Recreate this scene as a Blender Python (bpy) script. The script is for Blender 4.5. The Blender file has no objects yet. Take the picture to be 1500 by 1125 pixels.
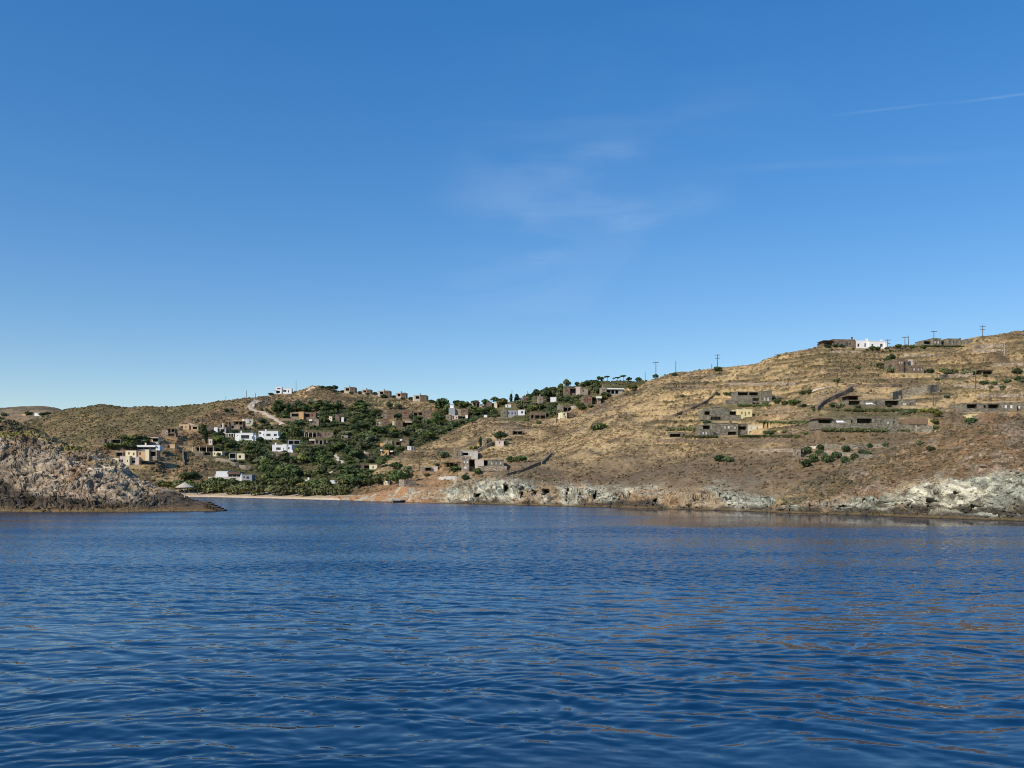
import bpy, bmesh, math, random
import numpy as np
from mathutils import Vector, Matrix
R = math.radians
random.seed(7)
rng = np.random.default_rng(11)
sc = bpy.context.scene
col = sc.collection

# ------------------------------------------------------------------ survey
# The place was surveyed from the deck of the boat: eye 7 m above the water,
# looking along +Y.  F = focal length in photo pixels, horizon row HZ.
F, CX, HZ, EYE = 1300.0, 750.0, 703.0, 7.0
def P(px, py, Y): return Vector(((px-CX)/F*Y, Y, EYE+(HZ-py)/F*Y))
def proj(v): return (CX+v.x/v.y*F, HZ-(v.z-EYE)/v.y*F)

# ------------------------------------------------------------------ noise
def _h(ix, iy, iz, s):
    n = (ix.astype(np.int64)*374761393 + iy.astype(np.int64)*668265263 + iz.astype(np.int64)*2147483647 + s*974634777) & 0xffffffff
    n = ((n ^ (n >> 13)) * 1274126177) & 0xffffffff
    n = ((n ^ (n >> 16)) * 2246822519) & 0xffffffff
    return ((n ^ (n >> 15)) & 0xffffff)/float(0xffffff)*2-1
def vn2(x, y, s=0):
    x0 = np.floor(x); y0 = np.floor(y); fx = x-x0; fy = y-y0
    ux = fx*fx*fx*(fx*(fx*6-15)+10); uy = fy*fy*fy*(fy*(fy*6-15)+10); z = np.zeros_like(x0)
    a = _h(x0, y0, z, s); b = _h(x0+1, y0, z, s); c = _h(x0, y0+1, z, s); d = _h(x0+1, y0+1, z, s)
    return (a+(b-a)*ux)*(1-uy)+(c+(d-c)*ux)*uy
def vn3(x, y, z, s=0):
    z0 = np.floor(z); fz = z-z0; uz = fz*fz*(3-2*fz)
    x0 = np.floor(x); y0 = np.floor(y); fx = x-x0; fy = y-y0
    ux = fx*fx*(3-2*fx); uy = fy*fy*(3-2*fy)
    r = []
    for k in (0, 1):
        zz = z0+k
        a = _h(x0, y0, zz, s); b = _h(x0+1, y0, zz, s); c = _h(x0, y0+1, zz, s); d = _h(x0+1, y0+1, zz, s)
        r.append((a+(b-a)*ux)*(1-uy)+(c+(d-c)*ux)*uy)
    return r[0]+(r[1]-r[0])*uz
def fbm2(x, y, o=4, s=0, g=.5):
    t = 0; a = 1; n = 0
    for i in range(o):
        t = t+a*vn2(x*2**i+i*17.3, y*2**i-i*9.1, s+i); n += a; a *= g
    return t/n
def fbm3(x, y, z, o=4, s=0, g=.5):
    t = 0; a = 1; n = 0
    for i in range(o):
        t = t+a*vn3(x*2**i+i*7.7, y*2**i-i*3.1, z*2**i+i*5.3, s+i); n += a; a *= g
    return t/n
def ss(a, b, x):
    t = np.clip((x-a)/(b-a), 0, 1); return t*t*(3-2*t)
def mixc(a, b, t): return a+(b-a)*t[..., None]
def curve(pts):
    """smooth (monotone cubic) curve through (px, value) points"""
    xs = np.array([p[0] for p in pts], float); ys = np.array([p[1] for p in pts], float)
    d = np.diff(ys)/np.diff(xs)
    m = np.zeros_like(ys); m[0] = d[0]; m[-1] = d[-1]
    for i in range(1, len(xs)-1):
        m[i] = 0 if d[i-1]*d[i] <= 0 else 2*d[i-1]*d[i]/(d[i-1]+d[i])
    def f(x):
        x = np.clip(x, xs[0], xs[-1]); i = np.clip(np.searchsorted(xs, x)-1, 0, len(xs)-2)
        h = xs[i+1]-xs[i]; t = (x-xs[i])/h
        return ((1+2*t)*(1-t)**2)*ys[i]+t*(1-t)**2*h*m[i]+t*t*(3-2*t)*ys[i+1]+t*t*(t-1)*h*m[i+1]
    return f
def pchip_cols(K, V, t):
    """K ring parameters (n), V (n,cols), t (m) -> (m,cols), monotone cubic per column"""
    d = np.diff(V, axis=0)/np.diff(K)[:, None]
    m = np.zeros_like(V); m[0] = d[0]; m[-1] = d[-1]
    a, b = d[:-1], d[1:]
    with np.errstate(divide='ignore', invalid='ignore'):
        hm = 2*a*b/(a+b)
    m[1:-1] = np.where(a*b <= 0, 0, hm)
    i = np.clip(np.searchsorted(K, t, side='right')-1, 0, len(K)-2)
    h = (K[i+1]-K[i])[:, None]; u = ((t-K[i])/(K[i+1]-K[i]))[:, None]
    return ((1+2*u)*(1-u)**2)*V[i]+u*(1-u)**2*h*m[i]+u*u*(3-2*u)*V[i+1]+u*u*(u-1)*h*m[i+1]

# ------------------------------------------------------------------ mesh helpers
def tag(o, label=None, cat=None, group=None, kind=None):
    if label: o['label'] = label
    if cat: o['category'] = cat
    if group: o['group'] = group
    if kind: o['kind'] = kind
    return o
def link(name, me, mats, parent=None):
    o = bpy.data.objects.new(name, me); col.objects.link(o)
    for m in (mats if isinstance(mats, (list, tuple)) else [mats]):
        if m is not None: me.materials.append(m)
    if parent is not None: o.parent = parent
    return o
def empty(name, loc, rz=0):
    o = bpy.data.objects.new(name, None); col.objects.link(o); o.location = loc; o.rotation_euler = (0, 0, rz)
    o.empty_display_size = .5
    return o
def np_mesh(name, V, faces, nper, smooth=False, color=None, matidx=None):
    """V (n,3); faces (m,nper) int"""
    me = bpy.data.meshes.new(name)
    V = np.asarray(V, np.float32); Fc = np.asarray(faces, np.int32)
    me.vertices.add(len(V)); me.vertices.foreach_set('co', V.ravel())
    me.loops.add(Fc.size); me.loops.foreach_set('vertex_index', Fc.ravel())
    me.polygons.add(len(Fc)); me.polygons.foreach_set('loop_start', np.arange(len(Fc), dtype=np.int32)*nper)
    if matidx is not None: me.polygons.foreach_set('material_index', np.asarray(matidx, np.int32))
    me.polygons.foreach_set('use_smooth', np.full(len(Fc), smooth, bool))
    me.update(calc_edges=True)
    if color is not None:
        a = me.attributes.new('tint', 'FLOAT_COLOR', 'POINT')
        c = np.ones((len(V), 4), np.float32); c[:, :3] = color
        a.data.foreach_set('color', c.ravel())
    return me
def grid_faces(nr, nc):
    r = np.arange(nr-1)[:, None]; c = np.arange(nc-1)[None, :]
    a = r*nc+c
    return np.stack([a, a+1, a+nc+1, a+nc], -1).reshape(-1, 4)
class MB:
    """collects boxes / bars / lathes and builds ONE mesh"""
    def __init__(s): s.v = []; s.f = []; s.m = []
    def face(s, pts, mi=0):
        n = len(s.v); s.v += [tuple(p) for p in pts]; s.f.append(tuple(range(n, n+len(pts)))); s.m.append(mi)
    def box(s, x0, x1, y0, y1, z0, z1, mi=0):
        n = len(s.v)
        s.v += [(x0,y0,z0),(x1,y0,z0),(x1,y1,z0),(x0,y1,z0),(x0,y0,z1),(x1,y0,z1),(x1,y1,z1),(x0,y1,z1)]
        for q in ((0,3,2,1),(4,5,6,7),(0,1,5,4),(1,2,6,5),(2,3,7,6),(3,0,4,7)):
            s.f.append(tuple(n+i for i in q)); s.m.append(mi)
        return s
    def bar(s, a, b, r0, r1=None, n=6, mi=0):
        a = Vector(a); b = Vector(b); r1 = r0 if r1 is None else r1
        d = (b-a).normalized(); u = d.orthogonal().normalized(); w = d.cross(u)
        k = len(s.v)
        for p, r in ((a, r0), (b, r1)):
            for i in range(n):
                t = 2*math.pi*i/n; s.v.append(tuple(p+u*(r*math.cos(t))+w*(r*math.sin(t))))
        for i in range(n):
            j = (i+1) % n; s.f.append((k+i, k+j, k+n+j, k+n+i)); s.m.append(mi)
        s.f.append(tuple(k+i for i in reversed(range(n)))); s.m.append(mi)
        s.f.append(tuple(k+n+i for i in range(n))); s.m.append(mi)
        return s
    def lathe(s, prof, n=20, c=(0,0,0), mi=0):
        k = len(s.v)
        for r, z in prof:
            for i in range(n):
                t = 2*math.pi*i/n; s.v.append((c[0]+r*math.cos(t), c[1]+r*math.sin(t), c[2]+z))
        for q in range(len(prof)-1):
            for i in range(n):
                j = (i+1) % n; s.f.append((k+q*n+i, k+q*n+j, k+q*n+n+j, k+q*n+n+i)); s.m.append(mi)
        return s
    def build(s, name, mats, parent=None, smooth=False):
        me = bpy.data.meshes.new(name); me.from_pydata(s.v, [], s.f); me.update()
        me.polygons.foreach_set('material_index', s.m)
        if smooth: me.polygons.foreach_set('use_smooth', [True]*len(me.polygons))
        return link(name, me, mats, parent)

# ------------------------------------------------------------------ materials
def newmat(name):
    m = bpy.data.materials.new(name); m.use_nodes = True
    nt = m.node_tree; b = nt.nodes['Principled BSDF']; b.inputs['Specular IOR Level'].default_value = .2
    b.inputs['Roughness'].default_value = .9
    return m, nt, b
def nnode(nt, t, **k):
    n = nt.nodes.new(t)
    for a, v in k.items():
        if a.startswith('_'): n.inputs[a[1:]].default_value = v
        else: setattr(n, a, v)
    return n
def ramp(nt, src, stops):
    r = nt.nodes.new('ShaderNodeValToRGB'); nt.links.new(src, r.inputs['Fac'])
    e = r.color_ramp.elements
    while len(e) < len(stops): e.new(.5)
    for q, (p, c) in zip(e, stops):
        q.position = p; q.color = (c, c, c, 1) if isinstance(c, (int, float)) else (*c, 1)
    return r.outputs['Color']
def mixn(nt, mode, fac, a, b):
    n = nt.nodes.new('ShaderNodeMix'); n.data_type = 'RGBA'; n.blend_type = mode; n.clamp_result = False
    for s, v in ((n.inputs[0], fac), (n.inputs[6], a), (n.inputs[7], b)):
        if hasattr(v, 'is_output'): nt.links.new(v, s)
        elif isinstance(v, (int, float)): s.default_value = v
        else: s.default_value = (*v, 1)
    return n.outputs[2]
def noise_out(nt, scale, detail=4, rough=.6, coord='Object', stretch=None):
    tc = nt.nodes.new('ShaderNodeTexCoord'); v = tc.outputs[coord]
    if stretch:
        mp = nt.nodes.new('ShaderNodeMapping'); mp.inputs['Scale'].default_value = stretch
        nt.links.new(v, mp.inputs['Vector']); v = mp.outputs['Vector']
    n = nnode(nt, 'ShaderNodeTexNoise', _Scale=scale, _Detail=detail, _Roughness=rough)
    nt.links.new(v, n.inputs['Vector']); return n.outputs['Fac']
def simple(name, c, var=.25, scale=1.5, rough=.9, spec=.2):
    m, nt, b = newmat(name); b.inputs['Roughness'].default_value = rough; b.inputs['Specular IOR Level'].default_value = spec
    f = ramp(nt, noise_out(nt, scale), [(.3, 1-var), (.7, 1+var)])
    nt.links.new(mixn(nt, 'MULTIPLY', 1., c, f), b.inputs['Base Color']); return m
def stone(name, c, scale=2.2, var=.45):
    """coursed rubble masonry"""
    m, nt, b = newmat(name)
    tc = nt.nodes.new('ShaderNodeTexCoord'); mp = nt.nodes.new('ShaderNodeMapping'); mp.inputs['Scale'].default_value = (1, 1, 1.8)
    nt.links.new(tc.outputs['Object'], mp.inputs['Vector'])
    vo = nnode(nt, 'ShaderNodeTexVoronoi', _Scale=scale); nt.links.new(mp.outputs['Vector'], vo.inputs['Vector'])
    ed = nnode(nt, 'ShaderNodeTexVoronoi', _Scale=scale, feature='DISTANCE_TO_EDGE'); nt.links.new(mp.outputs['Vector'], ed.inputs['Vector'])
    sep = nt.nodes.new('ShaderNodeSeparateColor'); nt.links.new(vo.outputs['Color'], sep.inputs['Color'])
    tone = ramp(nt, sep.outputs[0], [(0, 1-var), (1, 1+var)])
    c1 = mixn(nt, 'MULTIPLY', 1., c, tone)
    big = ramp(nt, noise_out(nt, .35, 3), [(.3, .8), (.7, 1.2)])
    c2 = mixn(nt, 'MULTIPLY', 1., c1, big)
    joint = ramp(nt, ed.outputs['Distance'], [(0, .45), (.07, 1)])
    nt.links.new(mixn(nt, 'MULTIPLY', 1., c2, joint), b.inputs['Base Color'])
    bp = nnode(nt, 'ShaderNodeBump', _Strength=.6, _Distance=.08); nt.links.new(joint, bp.inputs['Height']); nt.links.new(bp.outputs['Normal'], b.inputs['Normal'])
    return m
def tinted(name, scale=1.2, lo=.6, hi=1.4, bump=.5, dist=.25, spec=.1, fine=None):
    """colour carried by the 'tint' attribute, broken up by noise"""
    m, nt, b = newmat(name); b.inputs['Specular IOR Level'].default_value = spec
    at = nnode(nt, 'ShaderNodeAttribute', attribute_name='tint')
    n1 = noise_out(nt, scale, 6, .7)
    f = ramp(nt, n1, [(.3, lo), (.7, hi)])
    c = mixn(nt, 'MULTIPLY', 1., at.outputs['Color'], f)
    if fine:
        n2 = noise_out(nt, fine, 3, .6); c = mixn(nt, 'MULTIPLY', 1., c, ramp(nt, n2, [(.35, .75), (.65, 1.25)]))
    nt.links.new(c, b.inputs['Base Color'])
    bp = nnode(nt, 'ShaderNodeBump', _Strength=bump, _Distance=dist); nt.links.new(n1, bp.inputs['Height']); nt.links.new(bp.outputs['Normal'], b.inputs['Normal'])
    return m
# ------------------------------------------------------------------ the land
def seaY(py): return EYE*F/(py-HZ)
def zpy(py, Y): return EYE+(HZ-py)/F*Y

M_hill = tinted('dry hillside', .9, .62, 1.38, .5, .3, fine=5.0)
M_rock = tinted('shore rock', 1.6, .5, 1.5, .8, .35, fine=6.0)

STRAW = np.array([.475,.33,.16]); BROWN = np.array([.225,.145,.075]); OLIVE = np.array([.125,.105,.05]); GREY = np.array([.165,.135,.10])
RUST = np.array([.28,.155,.075]); PALE = np.array([.56,.515,.375]); GREEN_ROCK = np.array([.32,.32,.24]); WET = np.array([.045,.038,.028]); TIDE = np.array([.17,.115,.05])
PINK = np.array([.35,.25,.165]); CREAMR = np.array([.52,.435,.32]); DARKROCK = np.array([.08,.064,.045]); SAND = np.array([.58,.44,.28]); DIRT = np.array([.40,.28,.17])
LAND = {}
def build_mass(name, px0, px1, step, rings, segs, disp, paint, mat, smooth=True):
    px = np.arange(px0, px1+step, step); u = (px-CX)/F
    Ys, Zs = [], []
    for r in rings:
        Y, Z = r(px); Ys.append(np.broadcast_to(Y, px.shape)); Zs.append(np.broadcast_to(Z, px.shape))
    Ys = np.array(Ys); Zs = np.array(Zs); K = np.arange(len(rings), dtype=float)
    t = np.concatenate([np.linspace(k, k+1, n, endpoint=False) for k, n in enumerate(segs)]+[[len(rings)-1.]])
    Y = pchip_cols(K, Ys, t); Z = pchip_cols(K, Zs, t)
    X = u[None, :]*Y
    T = np.repeat(t[:, None], len(px), 1); PX = np.repeat(px[None, :], len(t), 0)
    Pn = np.stack([X, Y, Z], -1)
    du = np.gradient(Pn, axis=1); dv = np.gradient(Pn, axis=0)
    N = np.cross(du, dv); N /= np.linalg.norm(N, axis=-1, keepdims=True)+1e-9
    N = np.where(N[..., 2:3] < 0, -N, N)
    Pn = disp(Pn, N, T, PX)
    C = paint(Pn, N, T, PX)
    me = np_mesh(name, Pn.reshape(-1, 3), grid_faces(len(t), len(px)), 4, smooth, C.reshape(-1, 3))
    o = link(name, me, mat); tag(o, kind='structure')
    LAND[name] = dict(P=Pn, N=N, T=T, PX=PX, C=C, obj=o)
    return o

def craggy(Pn, s, scale=1., dip=(.55, .1, 1.)):
    """folded, tilted strata with joints: returns displacement in metres"""
    x, y, z = (Pn[..., 0]*scale, Pn[..., 1]*scale, Pn[..., 2]*scale)
    w = fbm3(x*.12, y*.12, z*.12, 3, s)
    q = x*dip[0]+y*dip[1]+z*dip[2]+w*4
    a = x*.35-z*.2; b = y*.3
    r = 1-np.abs(vn3(a*.5, b*.5, q*.5, s+3))*2
    r2 = 1-np.abs(vn3(a*.9, b*.9, q*1.35, s+5))*2
    r3 = 1-np.abs(vn3(a*2.2, b*2.2, q*3.1, s+7))*2
    big = fbm3(x*.16, y*.16, z*.2, 3, s+9)
    blk = vn3(np.floor(x*.45+w*2), np.floor(y*.45), np.floor(z*.6+w*2), s+4)
    return big*1.3+r*.45+blk*.35-.55*np.maximum(r2, 0)**3-.26*np.maximum(r3, 0)**2.5+.2, -r2, q

def terr(z, step, amt):
    """old farm terraces: flatten the slope into risers and treads"""
    k = z/step; f = k-np.floor(k)
    return z+((np.floor(k)+ss(.55, 1., f))*step-z)*amt

def scrub_paint(Pn, s, straw=.5, olive=.35, k=1.):
    x, y = Pn[..., 0], Pn[..., 1]
    big = fbm2(x/45, y/60, 4, s); med = fbm2(x/9, y/14, 4, s+5); fin = fbm2(x/1.6, y/3., 3, s+9); lin = fbm2(x/30, Pn[..., 2]/1.1, 3, s+13)
    c = np.broadcast_to(BROWN, Pn.shape).copy()
    c = mixc(c, STRAW, np.clip(ss(-.35, .5, big*.8+med*.75+lin*.5+fin*.35+(straw-.5)), 0, 1)*.95)
    c = mixc(c, OLIVE, ss(.0, .35, fbm2(x/25+9, y/35, 4, s+21)*.7+fin*.65+(olive-.4)))
    c = mixc(c, GREY, ss(.1, .5, fbm2(x/14-9, y/20, 3, s+31)+fin*.4)*.55)
    c = mixc(c, RUST, ss(.22, .6, fbm2(x/20+40, y/26, 4, s+41)+fin*.2)*.5)
    c = mixc(c, np.array([.095,.07,.042]), ss(.08, .42, fbm2(x/5.5-y/14, y/8+x/30, 4, s+51)+.45*fin+.25*med)*.8)
    c = mixc(c, STRAW*1.08, ss(.12, .5, fbm2(x/13+y/16, y/11-x/40, 4, s+61)+.35*fin+(straw-.56))*.6)
    return c*(1+.38*fin)[..., None]*k

# ---------- headland on the left (near)
hl_shore = curve([(-260,752),(0,750),(110,750.5),(250,749.5),(300,749.2),(345,748.5),(360,748)])
hl_crY = curve([(-260,262),(0,246),(100,238),(178,230),(231,220),(274,212),(301,207),(327,203.5),(360,203)])
hl_cr = curve([(-260,590),(-80,603),(0,612),(35,627),(67,637),(92,650),(124,658),(153,667),(178,679),(195,694),(213,707),(231,713),(249,717),(262,722),(274,729),(283,733),(301,737.4),(318,746),(327,753),(345,768),(360,772)])
def hl(fr, hz):
    def g(px):
        a = seaY(hl_shore(px)); b = hl_crY(px); zc = zpy(hl_cr(px), b)
        return a+(b-a)*fr, np.where(zc > 0, zc*hz, zc)
    return g
def hl_disp(Pn, N, T, PX):
    d, r2, q = craggy(Pn, 3, 1.0, (.62, .2, .9))
    top = ss(3.3, 4.3, T+.25*fbm2(Pn[..., 0]/8, Pn[..., 1]/8, 3, 5))
    small = ss(262, 195, PX)*.68+.32*ss(338, 296, PX)
    amp = (1-top*.6)*small*1.15*ss(-.2, 1.5, Pn[..., 2])
    Q = Pn+N*(d*amp)[..., None]
    # shadowed notches and a small cave along the crest
    for (cx, cz_, r) in ((98, 654, 5), (167, 684, 6), (131, 686, 3), (4, 715, 20), (40, 735, 12)):
        Yc = seaY(hl_shore(np.array([cx*1.])))[0]+20
        g = np.exp(-(((PX-cx)/r)**2+((HZ-(Pn[..., 2]-EYE)/Pn[..., 1]*F-cz_)/(r*.6))**2))
        Q[..., 1] += g*2.2; Q[..., 2] -= g*.5
    return Q
def hl_paint(Pn, N, T, PX):
    x, y, z = Pn[..., 0], Pn[..., 1], Pn[..., 2]
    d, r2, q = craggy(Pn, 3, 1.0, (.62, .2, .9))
    w = fbm2(x/9, z/5, 4, 61); f = fbm3(x*.9, y*.9, z*1.2, 3, 71)
    c = mixc(np.broadcast_to(np.array([.31,.235,.155]), Pn.shape), CREAMR*np.array([1.06,1.0,.92]), ss(-.25, .55, w+f*.6+ss(20, 190, PX)*.4-.15))
    c = mixc(c, PINK, ss(.0, .4, fbm2(x/7+20, z/6, 3, 81)+.3*f)*.8)
    c = mixc(c, RUST*1.1, ss(.25, .5, fbm2(x/5, z/5+9, 3, 91)+.2*f)*.7)
    c = c*(.68+.5*ss(-.8, .3, r2))[..., None]  # cracks painted darker: crevice shade put into the rock colour
    c = mixc(c, DARKROCK*1.2, ss(.2, .5, fbm3(x*.5, y*.5, z*.8, 4, 99))*.85)
    dz = 3.7+2.2*fbm2(x/7, y/9, 4, 33)+ss(60, -20, PX)*4.0+ss(200, 300, PX)*1.2
    c = mixc(c, DARKROCK*(1+.7*np.clip(f, -1, 1))[..., None], ss(.8, -.9, z-dz)*.95)
    c = mixc(c, BROWN*.75, ss(1.5, .6, z+.5*f)*.8); c = mixc(c, TIDE*1.1, ss(.5, .3, z)); c = mixc(c, WET*1.4, ss(.16, .05, z))
    c = mixc(c, BROWN*1.15, ss(.02, .3, fbm2(x/5, y/5+z/4, 4, 55)+.3*(T-3.2)-.1)*ss(2.2, 2.8, T)*.7)
    top = ss(3.1, 3.5, T+.6*fbm2(x/6, y/6, 4, 5)+.35*ss(120, 20, PX))*ss(190, 110, PX)
    sc_ = scrub_paint(Pn, 8, .55, .55)
    sc_ = mixc(sc_, np.array([.20,.17,.04]), ss(.0, .4, fbm2(x/7, y/9, 3, 17)))
    return mixc(c, sc_, top)
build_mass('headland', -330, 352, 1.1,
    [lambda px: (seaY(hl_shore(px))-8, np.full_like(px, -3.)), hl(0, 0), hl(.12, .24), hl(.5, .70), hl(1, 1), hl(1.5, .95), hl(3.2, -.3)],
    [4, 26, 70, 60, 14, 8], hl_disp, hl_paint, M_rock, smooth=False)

# ---------- rocky knoll, near right
kn_shore = curve([(1040,747.6),(1120,751),(1320,756.5),(1500,763.5),(1700,771),(1800,775)])
kn_cr = curve([(1040,772),(1100,760),(1125,752),(1140,738),(1173,713),(1200,705),(1219,698),(1253,681),(1277,670),(1321,654),(1350,644),(1380,633),(1415,621),(1444,608),(1470,605),(1500,603),(1600,590),(1800,572)])
kn_crY = curve([(1040,206),(1125,196),(1173,202),(1219,208),(1277,214),(1380,222),(1500,232),(1800,245)])
def kn(fr, hz):
    def g(px):
        a = seaY(kn_shore(px)); b = kn_crY(px); zc = zpy(kn_cr(px), b)
        return a+(b-a)*fr, np.where(zc > 0, zc*hz, zc)
    return g
def cliff_paint(Pn, s, PX, pale):
    x, y, z = Pn[..., 0], Pn[..., 1], Pn[..., 2]
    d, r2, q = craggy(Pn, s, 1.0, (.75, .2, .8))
    f = fbm3(x*.8, y*.8, z*1.1, 3, s+71); w = fbm2(x/10, z/5, 4, s+61)
    c = mixc(np.broadcast_to(GREEN_ROCK, Pn.shape), PALE*1.12, ss(-.3, .35, w+f*.5+pale))
    c = mixc(c, GREY*1.4, ss(.2, .5, fbm2(x/8+7, z/4, 3, s+5))*.7)
    c = mixc(c, RUST*1.3, ss(.32, .5, fbm2(x/12+3, z/8, 3, s+15)+.15*f)*.8)
    c = c*(.66+.48*ss(-.8, .3, r2))[..., None]  # shade of the clefts painted into the cliff colour along the cracks
    c = mixc(c, BROWN*1.3, ss(.0, .35, fbm2(x/11+30, z/9, 3, s+19)+.2*f-pale)*.75)
    c = mixc(c, DARKROCK*1.2, ss(.25, .45, fbm3(x*.4, y*.4, z*.5, 3, s+23))*.85)
    low = .75+1.3*fbm2(x/5, y/6, 4, s+25)+1.6*ss(.05, .5, fbm2(x/14, y/30, 3, s+27))
    c = mixc(c, DARKROCK*(.8+.5*f)[..., None], ss(.5, -.5, z-low)*.93)
    c = mixc(c, TIDE, ss(.55, .3, z)*ss(.08, .2, z)*.8); return mixc(c, WET, ss(.14, .04, z))
def kn_disp(Pn, N, T, PX):
    d, r2, q = craggy(Pn, 23, 1.0, (.75, .2, .8))
    x, y = Pn[..., 0], Pn[..., 1]
    cl = ss(2.5, 2.0, T+.3*fbm2(x/9, y/9, 3, 25))
    lump = np.abs(fbm2(x/2.2, y/3., 3, 44))*1.1+.9*fbm2(x/8, y/10, 3, 45)
    amp = ss(-.2, 1.2, Pn[..., 2])
    Q = Pn+N*((d*cl*1.15+lump*(1-cl))*amp)[..., None]
    for (cx, cy, rx, ry) in ((1370,742,8,6),(1205,735,3,3),(1222,730,4,3),(1270,738,4,4),(1311,710,3,3),(1432,745,7,4),(1190,743,3,3),(1160,745,2,4),(1240,744,8,1.6),(1340,745,2.5,4),(1404,724,4,1.6),(1372,692,3,1.6)):
        g = np.exp(-np.maximum(((PX-cx)/rx)**2, ((HZ-(Pn[..., 2]-EYE)/Pn[..., 1]*F-cy)/ry)**2)**2); Q[..., 1] += g*4.5
    return Q
def kn_paint(Pn, N, T, PX):
    x, y = Pn[..., 0], Pn[..., 1]
    cl = ss(2.32, 2.02, T+.55*fbm2(x/9, y/9, 4, 25)-.12*ss(1310, 1380, PX)+.1)
    sp = scrub_paint(Pn, 28, .35, .42)
    sp = mixc(sp, GREY*1.5, ss(.1, .5, fbm2(x/4, y/5, 4, 47))*.6)
    sp = mixc(sp, PINK*1.05, ss(.42, .56, fbm2(x/1.3, y/1.8, 3, 49)+.25*ss(3.2, 2.4, T))*.8)
    return mixc(sp, cliff_paint(Pn, 23, PX, .3*ss(1310, 1360, PX)+.25*ss(1190,1165,PX)-.22), cl)
build_mass('rocky_knoll', 1060, 2000, 1.3,
    [lambda px: (seaY(kn_shore(px))-8, np.full_like(px, -3.)), kn(0, 0), kn(.09, .26), kn(.45, .62), kn(1, 1), kn(1.35, .9), kn(2.2, .1)],
    [4, 40, 60, 90, 14, 6], kn_disp, kn_paint, M_rock, smooth=False)

# ---------- main hillside on the right
ms_shore = curve([(440,730),(500,733.2),(560,735),(640,737.2),(760,740),(880,743.2),(1000,746.5),(1140,751),(1300,757),(1500,764),(1800,775)])
ms_cr = curve([(440,760),(480,741),(505,730),(522,716),(540,704),(552,690),(563,680),(581,669.5),(598,662),(631,648),(655,636.5),(671,629.5),(698,620),(712,615),(747,614.5),(762,616.5),(800,614.5),(825,610.5),(845,600),(880,588),(905,576),(940,564.5),(960,555),(1000,548),(1051,542),(1099,537),(1130,526),(1160,520),(1178,516),(1205,510.5),(1260,510),(1300,509.5),(1350,506.5),(1400,505.5),(1440,497.5),(1500,490),(1600,483),(1800,476)])
ms_crY = curve([(440,306),(505,320),(540,330),(563,345),(600,370),(655,398),(720,418),(800,425),(880,418),(960,428),(1050,430),(1140,418),(1205,402),(1300,415),(1400,425),(1500,438),(1800,470)])
def ms(fr, hz):
    def g(px):
        a = seaY(ms_shore(px)); b = ms_crY(px); zc = zpy(ms_cr(px), b)
        f = fr(px) if callable(fr) else fr; h = hz(px) if callable(hz) else hz
        return a+(b-a)*f, np.where(zc > 0, zc*h, zc)
    return g
ms_ct = curve([(440,728),(505,727),(560,722),(600,722),(640,722),(680,711),(720,707),(800,712),(850,718),(900,721),(1000,725),(1060,730),(1120,733),(1200,736),(1800,745)])  # cliff-top rows
def ms_cliff(px):
    Y = seaY(ms_shore(px))+9+4*ss(600, 700, px); return Y, np.maximum(zpy(ms_ct(px), Y), .6)
def ms_disp(Pn, N, T, PX):
    d, r2, q = craggy(Pn, 43, 1.0, (.8, .2, .7))
    x, y, z = Pn[..., 0], Pn[..., 1], Pn[..., 2]
    cl = ss(2.25, 1.9, T+.12*fbm2(x/9, y/9, 3, 25))*ss(-.2, 1.0, z)*ss(560, 660, PX)
    up = ss(2.1, 2.5, T)*ss(4.2, 3.9, T)
    lump = .55*np.abs(fbm2(x/2., y/2.6, 3, 64))+1.3*fbm2(x/16, y/20, 3, 65)+2.6*fbm2(x/42-y/70, y/60, 2, 165)*ss(3.85, 3.3, T)
    blk = vn3(np.floor(x*.33+z*.25), np.floor(y*.3), np.floor(z*.5-x*.12), 191)
    Q = Pn+N*((d*1.05+blk*.75)*cl+lump*up)[..., None]
    mask = ss(880, 980, PX)*ss(2.45, 2.8, T)*ss(4.05, 3.9, T)*(.3+.55*ss(-.25, .25, fbm2(x/40, y/40, 3, 66)+.12))
    Q[..., 2] = Q[..., 2]+(terr(Q[..., 2]+.6*fbm2(x/25, y/25, 2, 67), 2.6, 1.)-Q[..., 2])*mask
    # sea caves and clefts in the foot of the cliff
    for (cx, cy, rx, ry) in ((801,721.5,5,4.6),(780,721,5,2.2),(742,718,3,3.4),(852,728,2.4,6),(872,725,2.4,3),(930,730,6,2.4),(905,733,5,1.8),(1057,731,2.4,4),(832,724,2,4),(765,726,1.6,4),(960,733,3,2),(700,726,4,1.6)):
        g = np.exp(-np.maximum(((PX-cx)/rx)**2, ((HZ-(Pn[..., 2]-EYE)/Pn[..., 1]*F-cy)/ry)**2)**2)
        Q[..., 1] += g*9.
    return Q
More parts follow.
